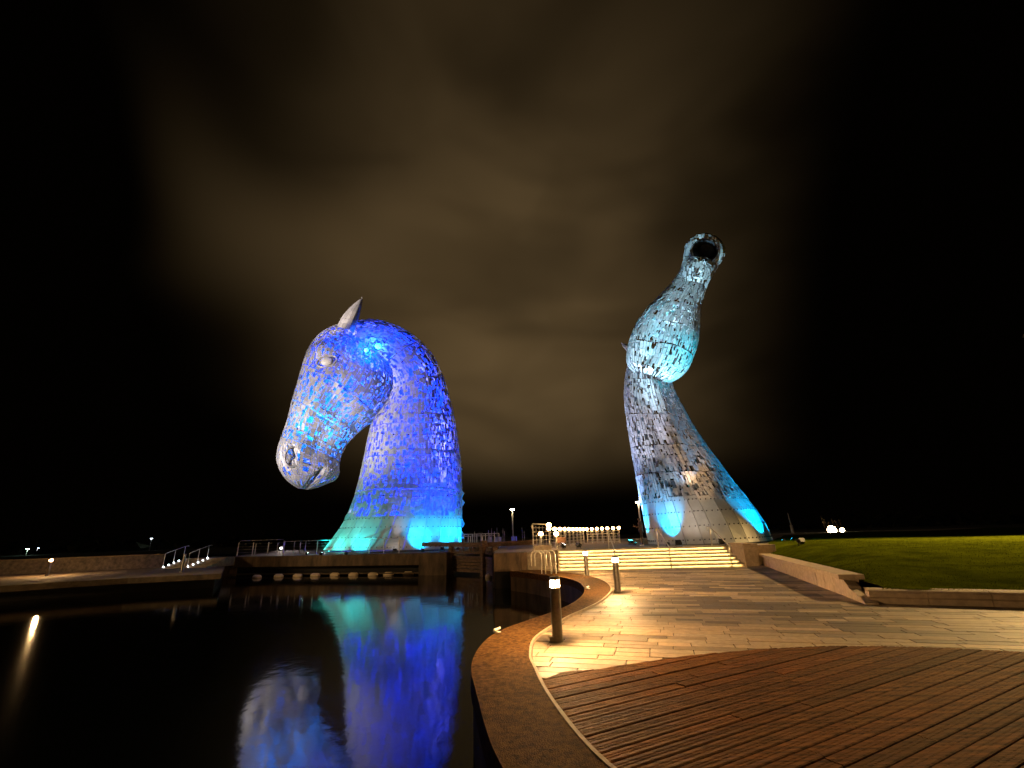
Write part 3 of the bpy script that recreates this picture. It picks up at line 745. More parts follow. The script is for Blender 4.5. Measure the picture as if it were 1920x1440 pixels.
for (x, y, r) in ((709, 650, .30), (686, 658, .2)):
    h = None
    for lf in (neckL, headL):
        q = lf.tree.ray_cast(Vector(EYE), Vector(ray(x, y)).normalized())
        if q[0] is not None and (h is None or q[3] < h[3]): h = q
    c = np.array(h[0]); nrm = np.array(h[1]); nrm = nrm if nrm@(EYE-c) > 0 else -nrm
    fb = MB(); blob(fb, c+nrm*.12, PLN.d*r, np.array([0, 0, r]), nrm*.14); hb = MB(); ring(hb, c+nrm*.05, PLN.d*(r+.06), np.array([0, 0, r+.06]), nrm, .06)
    ho = hb.build('lamp_housing', 'steel_dark', LH); fb.build('lamp_lens', 'lens_blue', ho)
    MB().tube([c+np.array([0, 0, .2]), c+nrm*1.3+np.array([0, 0, .35])], .04, 6).build('added_arm', 'steel_dark', ho)  # arm added only to carry the outside spot
    spot('added_wash_light', LH, c+nrm*1.3+np.array([0, 0, .3]), c-nrm, 1000, (.0, .07, 1.0), 165, .3, .15)  # spot added outside the shell to wash the crown blue

# ---- right: head thrown up, seen from below
PRN = Plane(1325, 1000, 31.6, math.radians(-18))
def dispR(q, sn_, sgn):
    c = PRN.uv(PRN.pt(1290, 860)); a = PRN.uv(PRN.pt(1213, 690)); b_ = PRN.uv(PRN.pt(1285, 890)); d = b_-a
    t_ = np.clip(((q-a)@d)/(d@d), 0, 1); r = np.linalg.norm(q-(a+t_[:, None]*d), axis=1)
    return (.38*np.exp(-(r/.42)**2)-.22*np.exp(-((r-1.0)/.5)**2))*np.where(sgn < 0, 1, 0)*np.abs(sn_)
neckR = Loft(PRN, [(1217, 1023, 1449, 1016, 4.3, 0), (1209, 985, 1428, 972, 3.8, .0), (1203, 950, 1403, 940, 3.3, 0), (1197, 910, 1374, 905, 2.8, 0), (1190, 870, 1347, 868, 2.4, 0),
                   (1183, 830, 1322, 834, 2.15, 0), (1177, 790, 1299, 800, 1.95, 0), (1172, 750, 1279, 764, 1.8, 0), (1173, 715, 1263, 732, 1.7, 0), (1177, 690, 1257, 708, 1.65, 0),
                   (1184, 660, 1262, 680, 1.6, 0), (1192, 630, 1272, 648, 1.4, 0)], 1.95, dispR)
def dispRH(q, sn_, sgn):
    a = PRN.uv(PRN.pt(1218, 692)); b_ = PRN.uv(PRN.pt(1300, 520)); d = b_-a; t_ = np.clip(((q-a)@d)/(d@d), 0, 1)
    r = np.linalg.norm(q-(a+t_[:, None]*d), axis=1)
    return (-.30*np.exp(-(r/.6)**2)*(1-t_)+.12*np.exp(-((r-1.2)/.5)**2)*(1-t_))*np.where(sgn < 0, 1, 0)
headR = Loft(PRN, [(1193, 699, 1240, 715, .35, 1.7), (1181, 690, 1263, 713, 1.15, 1.5), (1177, 669, 1288, 693, 1.75, 1.3), (1180, 644, 1302, 664, 2.05, 1.25), (1192, 614, 1310, 634, 2.1, 1.4),
                   (1210, 588, 1312, 606, 1.95, 1.75), (1234, 563, 1314, 579, 1.65, 2.2), (1254, 540, 1320, 555, 1.35, 2.65), (1269, 518, 1328, 531, 1.2, 3.0),
                   (1279, 496, 1339, 510, 1.15, 3.3), (1282, 478, 1350, 490, 1.15, 3.55), (1285, 462, 1356, 473, 1.1, 3.8)], 2.2, dispRH)
chinR = Loft(PRN, [(1284, 533, 1322, 541, .5, 3.5), (1281, 520, 1328, 530, .75, 3.75), (1281, 506, 1334, 516, .95, 4.0), (1285, 494, 1338, 503, .9, 4.15), (1293, 486, 1337, 493, .55, 4.2), (1305, 483, 1326, 486, .2, 4.2)], 2.2)
for l in (neckR, headR, chinR): l.bvh()
RH_ = tag(empty('horse_head_sculpture'), 'giant horse head sculpture of silver steel plates, muzzle raised to the sky', 'sculpture')
def holesR(loft, u, v, p): return (.55, (.14, .40))
MC = PRN.pt(1322, 469, 4.2); M1 = (PRN.pt(1350, 473, 4.2)-PRN.pt(1293, 465, 4.2))/2; M2 = (PRN.pt(1327, 447, 4.2)-PRN.pt(1323, 491, 4.2))/2
M2 = M2*.86-PRN.n*.42; M3 = np.cross(M1, M2); M3 /= np.linalg.norm(M3)
if M3@(EYE-MC) < 0: M3 = -M3
def not_mouth(p):                 # keep the mouth open towards the viewer
    d = p-MC; a = d@M1/(M1@M1); b_ = d@M2/(M2@M2); return not (a*a+b_*b_ < .92 and d@M3 > -1.1)
plR = clad(neckR, [headR, chinR], 2.62, neckR.len, .18, (.28, .62), holesR, gap=.024, band=2.3, full=.12)
plR += clad(headR, [neckR, chinR], .05, headR.len, .165, (.28, .6), holesR, gap=.024, band=1.9, keep=not_mouth, full=.12)
plR += clad(chinR, [], .05, chinR.len, .22, (.22, .4), holesR, gap=.03, band=1.2)
assemble(RH_, plR)
bpR = clad(neckR, [], 0.10, 3.0, .82, (2.9, 3.0), lambda *a: (0.0, (.1, .2)), gap=.03, band=3, thick=.04)
assemble(RH_, bpR, 'base_panel', 'steel_base')
# muzzle: outer hood that closes onto the lip, made of plates; then the lip ring
hood = []
for k in range(30):
    a0, a1 = 2*math.pi*k/30+.012, 2*math.pi*(k+1)/30-.012
    for (r0, r1, d0, d1) in ((.84, .98, .10, .26), (1.0, 1.16, .27, .22), (1.18, 1.27, .18, -.12), (1.28, 1.30, -.16, -.62), (1.30, 1.28, -.66, -1.2)):
        def rp_(a, r, d): return MC+(M1*math.cos(a)+M2*math.sin(a))*r+M3*d
        if math.sin((a0+a1)/2) < -.72: continue
        Pn = np.array([[rp_(a0, r0, d0), rp_(a1, r0, d0)], [rp_(a0, r1, d1), rp_(a1, r1, d1)]]); mb = MB()
        if random.random() < .12: continue
        kk = random.gauss(1, .08); plate_mesh(mb, Pn, .03, (kk, kk, kk), 0, (random.gauss(0, .01), random.gauss(0, .01))); hood.append((0, mb))
for a_, mb in hood: mb.build('muzzle_plate', 'steel_plate', RH_)
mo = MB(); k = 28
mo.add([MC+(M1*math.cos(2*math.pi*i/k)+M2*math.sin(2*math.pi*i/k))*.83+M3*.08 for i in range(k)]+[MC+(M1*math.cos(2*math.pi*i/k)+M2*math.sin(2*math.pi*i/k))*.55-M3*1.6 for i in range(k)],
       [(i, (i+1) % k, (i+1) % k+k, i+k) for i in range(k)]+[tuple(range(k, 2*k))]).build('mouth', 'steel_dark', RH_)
ear(RH_, PRN.pt(1184, 656)+PRN.n*.2, PRN.pt(1165, 641)+PRN.n*.3, .28, -PRN.n, PRN.n)

def bolts(root, plates):
    b5 = MB()
    for a_, mb in plates:
        P4 = np.array(mb.v)[:8].reshape(4, 2, 3)
        nr = np.cross(P4[-1, 0]-P4[0, 0], P4[0, 1]-P4[0, 0]); nr /= np.linalg.norm(nr); c0 = P4.reshape(-1, 3).mean(0)
        cn = hermite(neckL.T, neckL.C, np.array([1.5]))[0] if root is LH else hermite(neckR.T, neckR.C, np.array([1.5]))[0]
        if nr@(c0-cn) < 0: nr = -nr
        for t_ in (.08, .36, .66, .92):
            for s2 in (.14, .5, .86):
                i_ = min(2, int(t_*3)); f_ = t_*3-i_; e = (P4[i_]*(1-f_)+P4[i_+1]*f_); p = e[0]*(1-s2)+e[1]*s2
                blob(b5, p+nr*.01, np.array([.045, 0, 0]), np.array([0, .045, 0]), np.array([0, 0, .045]), 6, 3)
    struct(b5.build('panel_bolt', 'steel_dark', root), 'stuff')
bolts(LH, bp_); bolts(RH_, bpR)
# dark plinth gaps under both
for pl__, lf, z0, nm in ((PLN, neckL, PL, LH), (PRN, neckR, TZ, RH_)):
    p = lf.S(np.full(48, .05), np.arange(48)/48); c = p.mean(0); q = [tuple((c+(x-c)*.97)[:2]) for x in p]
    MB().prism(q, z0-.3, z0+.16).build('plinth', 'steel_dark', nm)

# ------------------------------------------------------------------ floodlights of the sculptures
def flood(px, py, z, tgt, power, col, lens, label, group=None, ang=50, blend=.7, xy=None, h=.22, size=.3):
    g = np.array([xy[0], xy[1], z]) if xy is not None else onz(px, py, z); o = tag(empty('floodlight'), label, 'floodlight', group)
    T = np.array(tgt); d = T-g; d = d/np.linalg.norm(d); dh = np.array([d[0], d[1], 0]); dh /= np.linalg.norm(dh); sdv = np.array([-dh[1], dh[0], 0])
    c = g+np.array([0, 0, h]); u_ = np.cross(sdv, d); mb = MB(); hs = size/2; vs = []
    for e, k_ in ((-.12, .8), (.06, 1.0)):
        for a, b_ in ((-1, -1), (1, -1), (1, 1), (-1, 1)): vs.append(c+d*e+sdv*a*hs*k_+u_*b_*hs*.8*k_)
    mb.add(vs, [(3, 2, 1, 0), (4, 5, 6, 7), (0, 1, 5, 4), (1, 2, 6, 5), (2, 3, 7, 6), (3, 0, 4, 7)]).build('housing', 'black_metal', o)
    MB().add([c+d*.066+sdv*a*hs*.86+u_*b_*hs*.68 for a, b_ in ((-1, -1), (1, -1), (1, 1), (-1, 1))], [(0, 1, 2, 3)]).build('lens', lens, o)
    br = MB()
    for a in (-1, 1): br.tube([g+sdv*a*hs*1.1, c+sdv*a*hs*1.1], .015, 6)
    br.bar(g-sdv*hs*1.15+np.array([0, 0, .012]), g+sdv*hs*1.15+np.array([0, 0, .012]), .12, .024); br.build('bracket', 'black_metal', o)
    spot('beam', o, c+d*.12, T, power, col, ang, blend, .1)
    return o
GL = 'floodlights around the bowed sculpture'; GR = 'floodlights around the raised sculpture'
TEAL = (.0, .72, .60); CYAN = (.0, .46, 1.0); LILAC = (1.0, .80, .86)
def bpt(lf, v_, out_, z):          # point on the platform just outside the base
    p = lf.S([.05], [v_])[0]; c = hermite(lf.T, lf.C, np.array([.05]))[0]; d = p-c; d[2] = 0; L = np.linalg.norm(d); return c[:2]+d[:2]*(L+out_)/L
for v_, col, lens, nm, pw_ in ((.985, TEAL, 'lens_green', 'small green uplight at the front toe of the bowed sculpture', 900), (.90, TEAL, 'lens_green', 'small green uplight below the chest of the bowed sculpture', 700),
                         (.84, (.0, .62, .62), 'lens_cyan', 'small teal uplight in front of the bowed sculpture beside the railing', 800), (.72, CYAN, 'lens_cyan', 'small cyan uplight at the middle of the bowed sculpture', 1500),
                         (.645, CYAN, 'lens_cyan', 'small cyan uplight beside the balance beam', 1500), (.57, CYAN, 'lens_cyan', 'small cyan uplight behind the balance beam', 1200),
                         (.48, (.0, .2, 1), 'lens_blue', 'small blue uplight at the back of the bowed sculpture', 1500)):
    xy = bpt(neckL, v_, 1.2, PL); t_ = neckL.S([1.6], [v_])[0]
    flood(0, 0, PL, t_, pw_*1.25, col, lens, nm, GL, 95, 1.0, xy=xy, h=.12, size=.22)
hd = hermite(headL.T, headL.C, np.array([headL.len*.55]))[0]; hm = hermite(headL.T, headL.C, np.array([headL.len*.9]))[0]; nk = hermite(neckL.T, neckL.C, np.array([10.0]))[0]
flood(527, 1031, PL, hm, 21000, (1, .80, .70), 'lens_white', 'bright white floodlight on the platform under the bowed muzzle', GL, 34)
flood(662, 1037.5, PL, hd, 5000, LILAC, 'lens_white', 'white floodlight lying on the platform edge in front of the green panels', GL, 52)
flood(740, 1036.5, PL, nk+np.array([0,0,3.0]), 220, LILAC, 'lens_white', 'white floodlight lying on the platform edge in front of the cyan panels', GL, 44)
flood(0, 0, PL, PLN.pt(845, 730), 5000, (.0, .03, 1), 'lens_blue', 'added blue floodlight near the tail of the balance beam', GL, 60, xy=P2+np.array([-.8, 3.0]))  # lamp added to turn the back of the neck blue
# right sculpture
for v_, col, nm, pw_, uu in ((.955, CYAN, 'small cyan uplight at the left foot of the raised sculpture', 1300, 2.2), (.84, CYAN, 'small cyan uplight at the front of the raised sculpture above the steps', 1500, 2.0),
                    (.60, CYAN, 'small cyan uplight behind the sandstone pier', 2600, 2.6), (.53, CYAN, 'small cyan uplight at the lawn side of the raised sculpture', 450, 2.4)):
    xy = bpt(neckR, v_, 1.0, TZ); t_ = neckR.S([uu*.8], [v_])[0]
    flood(0, 0, TZ, t_, pw_*1.4, col, 'lens_cyan', nm, GR, 58, .7, xy=xy, h=.10, size=.2)
nr1 = neckR.S([9.0], [.86])[0]; jr = hermite(headR.T, headR.C, np.array([headR.len*.3]))[0]; mz = MC
flood(1183, 1021, TZ, nr1, 9500, (.35, .52, 1.0), 'lens_cyan', 'small teal-glowing floodlight on the terrace left of the person', GR, 46)
hR = hermite(headR.T, headR.C, np.array([headR.len*.66]))[0]
flood(0, 0, TZ, jr, 20000, (.02, .74, 1.0), 'lens_cyan', 'added cyan floodlight on the lawn edge aimed at the raised jaw', GR, 19, .8, xy=(13.2, 22.6))  # lamp added to tint the underside of the jaw
flood(0, 0, TZ, hR, 27000, (.42, .82, 1.0), 'lens_white', 'added white floodlight by the mesh gate aimed at the raised head', GR, 32, .8, xy=(2.6, 27.4))  # lamp added to brighten the raised head from further off
flood(0, 0, TZ, neckR.S([10.0], [.85])[0], 8500, (.66, .74, 1.0), 'lens_white', 'added white floodlight by the mesh gate aimed at the raised neck', GR, 44, .9, xy=(3.5, 27.5))  # second added lamp, brightens the neck
flood(0, 0, TZ, neckR.S([4.5], [.72])[0], 420, (1, .86, .70), 'lens_white', 'warm white floodlight in front of the tall base panels', GR, 95, 1.0, xy=SB+sn*2.7-sd*2.2)
flood(0, 0, TZ, neckR.S([7.5], [.63])[0], 2200, (1, .60, .30), 'lens_white', 'added amber floodlight beside the sandstone pier', GR, 36, .8, xy=SB+sn*2.9+sd*.1)  # lamp added to warm the right side of the neck
# unseen lamp masts added outside the frame to light sculpture, quay, lawn and paving
def mast(xy, h, label):
    o = tag(empty('added_lamp_mast'), label, 'lamp post')
    MB().tube([(xy[0], xy[1], 0), (xy[0], xy[1], h)], .09, 8, [.12, .07]).build('pole', 'bollard_steel', o)
    MB().lathe((xy[0], xy[1], h), [(.1, 0), (.3, .1), (.26, .2)], 12).build('hood', 'bollard_steel', o); return o
mL = mast((-33.5, 21.5), 7.0, 'unseen lamp mast added on the quay to light the bowed sculpture')
spot('beam', mL, (-33.2, 21.6, 6.7), hermite(headL.T, headL.C, np.array([headL.len*.58]))[0], 31000, (1, .89, .86), 38, .7, .2)
spot('beam', mL, (-33.2, 21.7, 6.5), neckL.S([12.0], [.84])[0], 13500, (1, .90, .90), 24, .8, .2)
spot('beam', mL, (-33.2, 21.4, 6.3), ((P1[0]+P2[0])/2, (P1[1]+P2[1])/2, 0), 6500, WARM, 40, .9, .2)
spot('beam', mL, (-33.2, 21.5, 6.8), PLN.pt(664, 580), 80000, (1, .86, .80), 10, .6, .2)  # narrow beam added to brighten the ear
mR = mast((28.0, 22.8), 11.0, 'unseen lamp mast added beyond the right side of the lawn to light it')
spot('beam', mR, (27.9, 22.8, 10.9), (13.5, 15.5, 0), 36000, (1, .62, .22), 82, .5, .3)

# ------------------------------------------------------------------ bollard lights
def bollard(loc, label, lit=True, lens='lens_warm', h=1.0):
    o = tag(empty('bollard_light'), label, 'bollard', 'steel bollard lights'); x, y, z = loc
    MB().lathe((x, y, z), [(.088, -.01), (.088, h-.17), (.082, h-.165)], 24).build('column', 'bollard_steel', o, False)
    MB().lathe((x, y, z), [(.070, h-.166), (.078, h-.16), (.078, h-.065), (.070, h-.06)], 24).build('lens', lens if lit else 'stainless', o)
    MB().lathe((x, y, z), [(.088, h-.058), (.090, h-.05), (.090, h-.012), (.080, h)], 24).build('cap', 'bollard_steel', o)
    for k in range(3):
        a = k*2.1+.3; MB().tube([(x+.083*math.cos(a), y+.083*math.sin(a), z+h-.17), (x+.083*math.cos(a), y+.083*math.sin(a), z+h-.05)], .006, 6).build('lens_rod', 'bollard_steel', o)
    bx_ = MB().box((x-.10, y-.03, z+.04), (.07, .08, .08)); bx_.build('base_box', 'bollard_steel', o)
    return o
bollard(onz(1046, 1203), 'lit steel bollard on the pavers where the timber deck meets the curved coping')
bollard(onz(1159, 1110), 'lit steel bollard on the pavers beside the bend of the curved coping')
bollard(onz(1101, 1081), 'lit steel bollard on the pavers in front of the stone steps')
bollard(onz(88, 1080), 'lit steel bollard on the quay path below the rough stone wall', h=1.1)
bollard(onz(341, 1073), 'unlit pale bollard at the foot of the stairs with white step lights', lit=False, h=1.15)

# pool ladder hoops
lad = tag(empty('pool_ladder'), 'stainless pool ladder hoops on the coping beside the stone steps', 'ladder')
for px in (1016, 1023, 1034, 1043):
    b_ = onz(px, 1077, 0); dirv = np.array([-.32, .1, 0])*(1 if px < 1030 else .9); pts = []
    for i in range(13):
        a = math.pi*i/12; pts.append(b_+dirv*(1-math.cos(a))*.7+np.array([0, 0, .78+.22*math.sin(a)]))
    MB().tube([b_]+pts+[b_+dirv*1.4+np.array([0, 0, .35])], .024, 8).build('hoop', 'stainless', lad, True)

# mooring rings: small pale cleats lying on the coping
for px, py, lab in ((932, 1186, 'small pale mooring cleat on the near bulge of the coping'), (1102, 1104, 'small pale mooring cleat at the tight bend of the coping')):
    b_ = onz(px, py, .016); mb = MB(); mb.box(b_+np.array([0, 0, .012]), (.07, .16, .022), .6); mb.tube([b_+np.array([-.05, -.10, .06]), b_+np.array([.05, .10, .06])], .02, 8); mb.box(b_+np.array([0, 0, .035]), (.03, .03, .04))
    tag(mb.build('mooring_cleat', 'painted_white'), lab, 'cleat', 'mooring cleats')

# ------------------------------------------------------------------ railings
def railing(a, b_, z, h, nposts, label, wires=4, group=None, mt='stainless', top=True):
    o = tag(empty('railing'), label, 'railing', group); a = np.array(a); b_ = np.array(b_)
    for i in range(nposts):
        p = a+(b_-a)*i/(nposts-1); MB().box((p[0], p[1], z+h/2), (.05, .05, h), math.atan2(*(b_-a)[::-1])).build('post', mt, o)
    if top: MB().tube([(a[0], a[1], z+h+.02), (b_[0], b_[1], z+h+.02)], .026, 8).build('top_rail', mt, o)
    for i in range(wires):
        zz = z+h*(i+.7)/(wires+.6); MB().tube([(a[0], a[1], zz), (b_[0], b_[1], zz)], .006, 5).build('wire', mt, o)
    return o
e0 = onz(527, 1039.5, PL)[:2]+pn*.15; e1_ = onz(746, 1037.5, PL)[:2]+pn*.15
railing(e0, e1_, PL, 1.08, 10, 'thin steel post and wire railing in front of the bowed sculpture')
g0 = onz(441, 1042, PL)[:2]+pn*.2; g1 = onz(528, 1040, PL)[:2]+pn*.2
gf = tag(empty('railing'), 'taller steel guard frame with rounded corners on the platform corner', 'railing')
for q in (0, .33, .66, 1):
    p = g0+(g1-g0)*q; MB().box((p[0], p[1], PL+.55), (.07, .05, 1.1)).build('post', 'painted_white', gf)
hz = PL+1.28; pts = [(*g0, PL+.2), (*g0, hz-.15), (*(g0+(g1-g0)*.05), hz), (*(g0+(g1-g0)*.95), hz), (*g1, hz-.15), (*g1, PL+.2)]
MB().tube(pts, .03, 8).build('frame_tube', 'stainless', gf)
for k in range(4): MB().tube([(*g0, PL+.25+.25*k), (*g1, PL+.25+.25*k)], .008, 5).build('wire', 'stainless', gf)
bk = pn*2.0
for q in (0, .5, 1):
    p = g0+(g1-g0)*q+bk; MB().box((p[0], p[1], PL+.5), (.06, .05, 1.0)).build('post', 'painted_white', gf)
r0 = onz(776, 1035, PL)[:2]+pn*3.5; railing(r0+np.array([.2, 0]), r0+np.array([5.4, -2.2]), PL, 1.05, 6, 'short steel railing at the lock end of the platform', 2)
railing((-4.6, 42), (-1.5, 40.5), TZ-.1, 1.1, 9, 'pale footbridge railing across the lock beyond the wooden gates', 1, mt='painted_white')

# lock gate of weathered timber
def gate(a, b_, tail, label):
    o = tag(empty('lock_gate'), label, 'lock gate', 'wooden lock gates'); a = np.array(a); b_ = np.array(b_); t_ = np.array(tail)
    MB().bar((*t_, 1.22), (*(b_+(b_-a)*.03), 1.12), .34, .30).build('balance_beam', 'timber', o, bevel=.02)
    d = (b_-a)
    for q in (0.02, .98):
        p = a+d*q; MB().box((p[0], p[1], .05), (.30, .30, 2.0), math.atan2(d[1], d[0])).build('gate_post', 'timber', o, bevel=.015)
    for zz in (.62, .30): MB().bar((*(a+d*.06), zz), (*(a+d*.94), zz), .20, .16).build('cross_beam', 'timber', o)
    npl = 9
    for i in range(npl):
        p = a+d*(.1+.8*i/(npl-1))
        if i % 3 != 1: MB().box((p[0], p[1], .79), (.13, .05, .34), math.atan2(d[1], d[0])).build('gate_plank', 'timber', o)
    for zz in (.10, -.12, -.34, -.56): MB().bar((*(a+d*.04), zz), (*(a+d*.96), zz), .10, .19).build('gate_board', 'timber', o)
    MB().bar((*(a+d*.06), .80), (*(a+d*.94), .80), .06, .05).build('grab_rail', 'timber', o)
    return o
GA = P2+np.array([.15, .9]); GM = onz(907, 1080, WZ)[:2]
gate(GA, GM, onz(778, 1021, 1.22)[:2] if False else GA+(GA-GM)/np.linalg.norm(GA-GM)*3.6+np.array([0, .3]), 'weathered timber lock gate with balance beam beside the bowed sculpture')
gate((-1.35, 29.6), GM+np.array([.16, -.05]), (1.3, 31.9), 'weathered timber lock gate with balance beam beside the terrace')
MBp = MB().box((GM[0]+.05, GM[1]-.2, .25), (.36, .34, 2.3), .4); tag(MBp.build('mooring_post', 'timber', bevel=.02), 'tall timber post where the two lock gates meet', 'post')

# white floats
fl = [(479, 1084), (520, 1082.5), (556, 1082), (589, 1081), (626, 1080), (661, 1080), (698, 1079.5), (727, 1079), (764, 1078), (785, 1075.5), (806, 1077)]
for px, py in fl:
    b_ = onz(px, py, WZ)+np.array([0, .2, .06]); mb = MB(); pts = [b_+np.array([pd[0]*x, pd[1]*x, 0]) for x in (-.43, -.40, -.24, .24, .40, .43)]
    mb.tube(pts, .2, 12, [.04, .08, .17, .17, .08, .04])
    tag(mb.build('float', 'buoy', smooth=True), 'cream oval float in the line floating under the platform edge', 'float', 'floats under the platform')
for px, py in ((917, 1083), (933, 1086), (959, 1088)):
    b_ = onz(px, py, WZ)+np.array([0, .1, .06]); mb = MB(); blob(mb, b_, np.array([.26, 0, 0]), np.array([0, .22, 0]), np.array([0, 0, .2]))
    tag(mb.build('float', 'buoy', smooth=True), 'round cream float bobbing in front of the right lock pier', 'float', 'round floats at the lock pier')

# left stairs with white step lights
st = tag(empty('stone_stairs'), 'small stone stairs with white step lights climbing to the platform', 'stairs')
s0 = onz(352, 1067, 0)[:2]; s1 = onz(412, 1066, 0)[:2]; sv = (s1-s0); sv = sv/np.linalg.norm(sv); sb_ = np.array([-sv[1], sv[0]])
sw = onz(300, 1066, 0)[:2]
for i in range(5):
    a = sw+sv*.2+sb_*(.42*i); MB().prism([a, a+sv*4.3, a+sv*4.3+sb_*(.45 if i < 4 else 3), a+sb_*(.45 if i < 4 else 3)], 0, .13*(i+1)).build('step', 'concrete', st)
for q, sid in ((.35, 0), (2.75, 1)):
    for i in range(5):
        a = sw+sv*q+sb_*(.42*i-.05); lo_ = MB(); lo_.lathe((a[0], a[1], .13*i+.10), [(.02, -.02), (.045, 0), (.045, .03), (.02, .05)], 8); lo_.build('step_light', 'lens_cool', st)
    for i in (0, 2, 4):
        a = sw+sv*(q-.1)+sb_*(.42*i); MB().tube([(a[0], a[1], .13*(i+1)), (a[0], a[1], .13*(i+1)+.95)], .025, 6).build('post', 'painted_white', st)
    a = sw+sv*(q-.1); c_ = a+sb_*1.7; MB().tube([(a[0], a[1], 1.1), (c_[0], c_[1], 1.62), (*(c_+sb_*.3), 1.62)], .025, 6).build('handrail', 'stainless', st)

# lit mesh railing on the terrace behind the steps
def litrail(a, b_, n_, label, panel=True):
    o = tag(empty('lit_railing'), label, 'railing', 'lamp-topped mesh railings on the terrace'); a = np.array(a); b_ = np.array(b_); h = 1.05
    for i in range(n_):
        p = a+(b_-a)*i/(n_-1); po = MB().box((p[0], p[1], TZ+h/2), (.05, .05, h), math.atan2(*(b_-a)[::-1])).build('post', 'painted_white', o)
        bl = MB(); blob(bl, np.array([p[0], p[1], TZ+h+.10]), np.array([.13, 0, 0]), np.array([0, .13, 0]), np.array([0, 0, .11]), 10, 6); bl.build('lamp_globe', 'rail_bulb', po, True)
    for k in range(5):
        zz = TZ+.1+.21*k; MB().tube([(a[0], a[1], zz), (b_[0], b_[1], zz)], .014, 5).build('mesh_bar', 'painted_white', o)
    for i in range((n_-1)*2):
        p = a+(b_-a)*(i+.5)/((n_-1)*2); MB().tube([(p[0], p[1], TZ+.05), (p[0], p[1], TZ+h-.05)], .012, 5).build('mesh_rod', 'painted_white', o)
    return o
q0 = ony(1030, 1010, 30)[:2]; q1 = ony(1095, 1010, 42)[:2]; q2 = ony(1162, 1010, 38.5)[:2]
litrail(q0, q1, 9, 'lamp-topped mesh railing receding from the gate panel across the terrace')
litrail(q1+np.array([.3, 0]), q2, 7, 'lamp-topped mesh railing on the terrace beside the person')
gp = tag(empty('mesh_gate'), 'tall pale mesh gate panel standing at the head of the steps', 'gate')
ga, gb_ = ony(1000, 1020, 27.2)[:2], ony(1031, 1020, 27.2)[:2]
for q in (0, 1): p = ga+(gb_-ga)*q; MB().tube([(*p, TZ), (*p, TZ+1.35)], .035, 6).build('post', 'painted_white', gp)
for k in range(6): MB().tube([(*ga, TZ+.1+.22*k), (*gb_, TZ+.1+.22*k)], .016, 5).build('mesh_bar', 'painted_white', gp)
for k in range(1, 5): p = ga+(gb_-ga)*k/5; MB().tube([(*p, TZ+.05), (*p, TZ+1.3)], .014, 5).build('mesh_rod', 'painted_white', gp)
MB().tube([(*ga, TZ+1.1), (*(ga-[.06, 0]), TZ+1.3), (*ga, TZ+1.42), (*gb_, TZ+1.36)], .035, 6).build('top_rail', 'painted_white', gp)
for (px, py, Y) in ((1014, 1001, 28.4), (1029, 984.5, 27.5), (1043, 1001, 29)):
    p = ony(px, py, Y); o = tag(empty('globe_lamp'), 'round glowing globe lamp on a short post by the mesh gate', 'lamp', 'globe lamps by the mesh gate')
    MB().tube([(p[0], p[1], TZ), (p[0], p[1], p[2])], .03, 6).build('post', 'painted_white', o)
    bl = MB(); blob(bl, p, np.array([.15, 0, 0]), np.array([0, .15, 0]), np.array([0, 0, .13]), 12, 7); bl.build('globe', 'rail_bulb', o, True)
bd = ony(1052, 1013, 29.3); bo = tag(empty('notice_board'), 'low brown notice board in front of the lit mesh railing', 'board')
MB().box(bd, (.62, .05, .34)).build('panel', 'brown_panel', bo)
for s in (-.25, .25): MB().box((bd[0]+s, bd[1]+.05, (TZ+bd[2])/2), (.05, .04, bd[2]-TZ)).build('leg', 'black_metal', bo)

# ------------------------------------------------------------------ street lamps, poles, distant lights
def lamp_post(p, h, label, power=220, lens='lens_far', r=.07, lr=.22):
    o = tag(empty('lamp_post'), label, 'lamp post'); x, y, z = p
    MB().tube([(x, y, z), (x, y, z+h)], r, 8, [r*1.3, r*.8]).build('pole', 'painted_white', o)
    MB().lathe((x, y, z+h), [(.06, -.05), (lr, .02), (lr, .07)], 12).build('lens', lens, o)
    MB().lathe((x, y, z+h), [(lr*1.25, .075), (lr*1.1, .12), (.05, .22)], 12).build('hood', 'stainless', o)
    return o
a = ony(962, 1008, 70); lamp_post((a[0], a[1], .45), ony(961, 956, 70)[2]-.45, 'slender lit lamp post beyond the lock footbridge', lr=.34, r=.1)
a = ony(1204, 1008, 56); lamp_post((a[0], a[1], .45), ony(1199, 942, 56)[2]-.45, 'slender lit lamp post behind the person and the raised sculpture', lr=.30, r=.1)
for px, py, Y, lens, lab in ((51, 1033, 120, 'lens_green', 'distant greenish street light far beyond the quay wall'), (71, 1028, 150, 'lens_cool', 'distant bluish street light far beyond the quay wall'),
                             (284, 1010, 150, 'lens_cool', 'distant white street light above the far end of the quay wall')):
    a = ony(px, py, Y); zb = .45; h = max(1.5, a[2]-zb); lamp_post((a[0], a[1], zb), h, lab, lens=lens, lr=.32, r=.07)
mast_spec = [(890, 996), (902, 1001), (916, 994), (922, 990), (927, 996), (932, 989), (943, 990), (946, 996), (961, 993), (979, 989), (983, 995)]
for px, py in mast_spec:
    a = ony(px, py, 66); tag(MB().tube([(a[0], a[1], .45), (a[0]-.02, a[1], a[2])], .06, 6, [.07, .04]).build('mast', 'painted_white'), 'thin pale boat mast behind the footbridge railing', 'mast', 'boat masts beyond the lock')
for i, px in enumerate((916, 921, 929, 932, 936, 939, 960, 964, 968)):
    a = ony(px, 1012, 50); MBo = MB().box((a[0], a[1], 1.0), (.16, .14, 1.1)); tag(MBo.build('white_post', 'painted_white', bevel=.01), 'short white post on the lockside beyond the gates', 'post', 'white posts on the lockside')
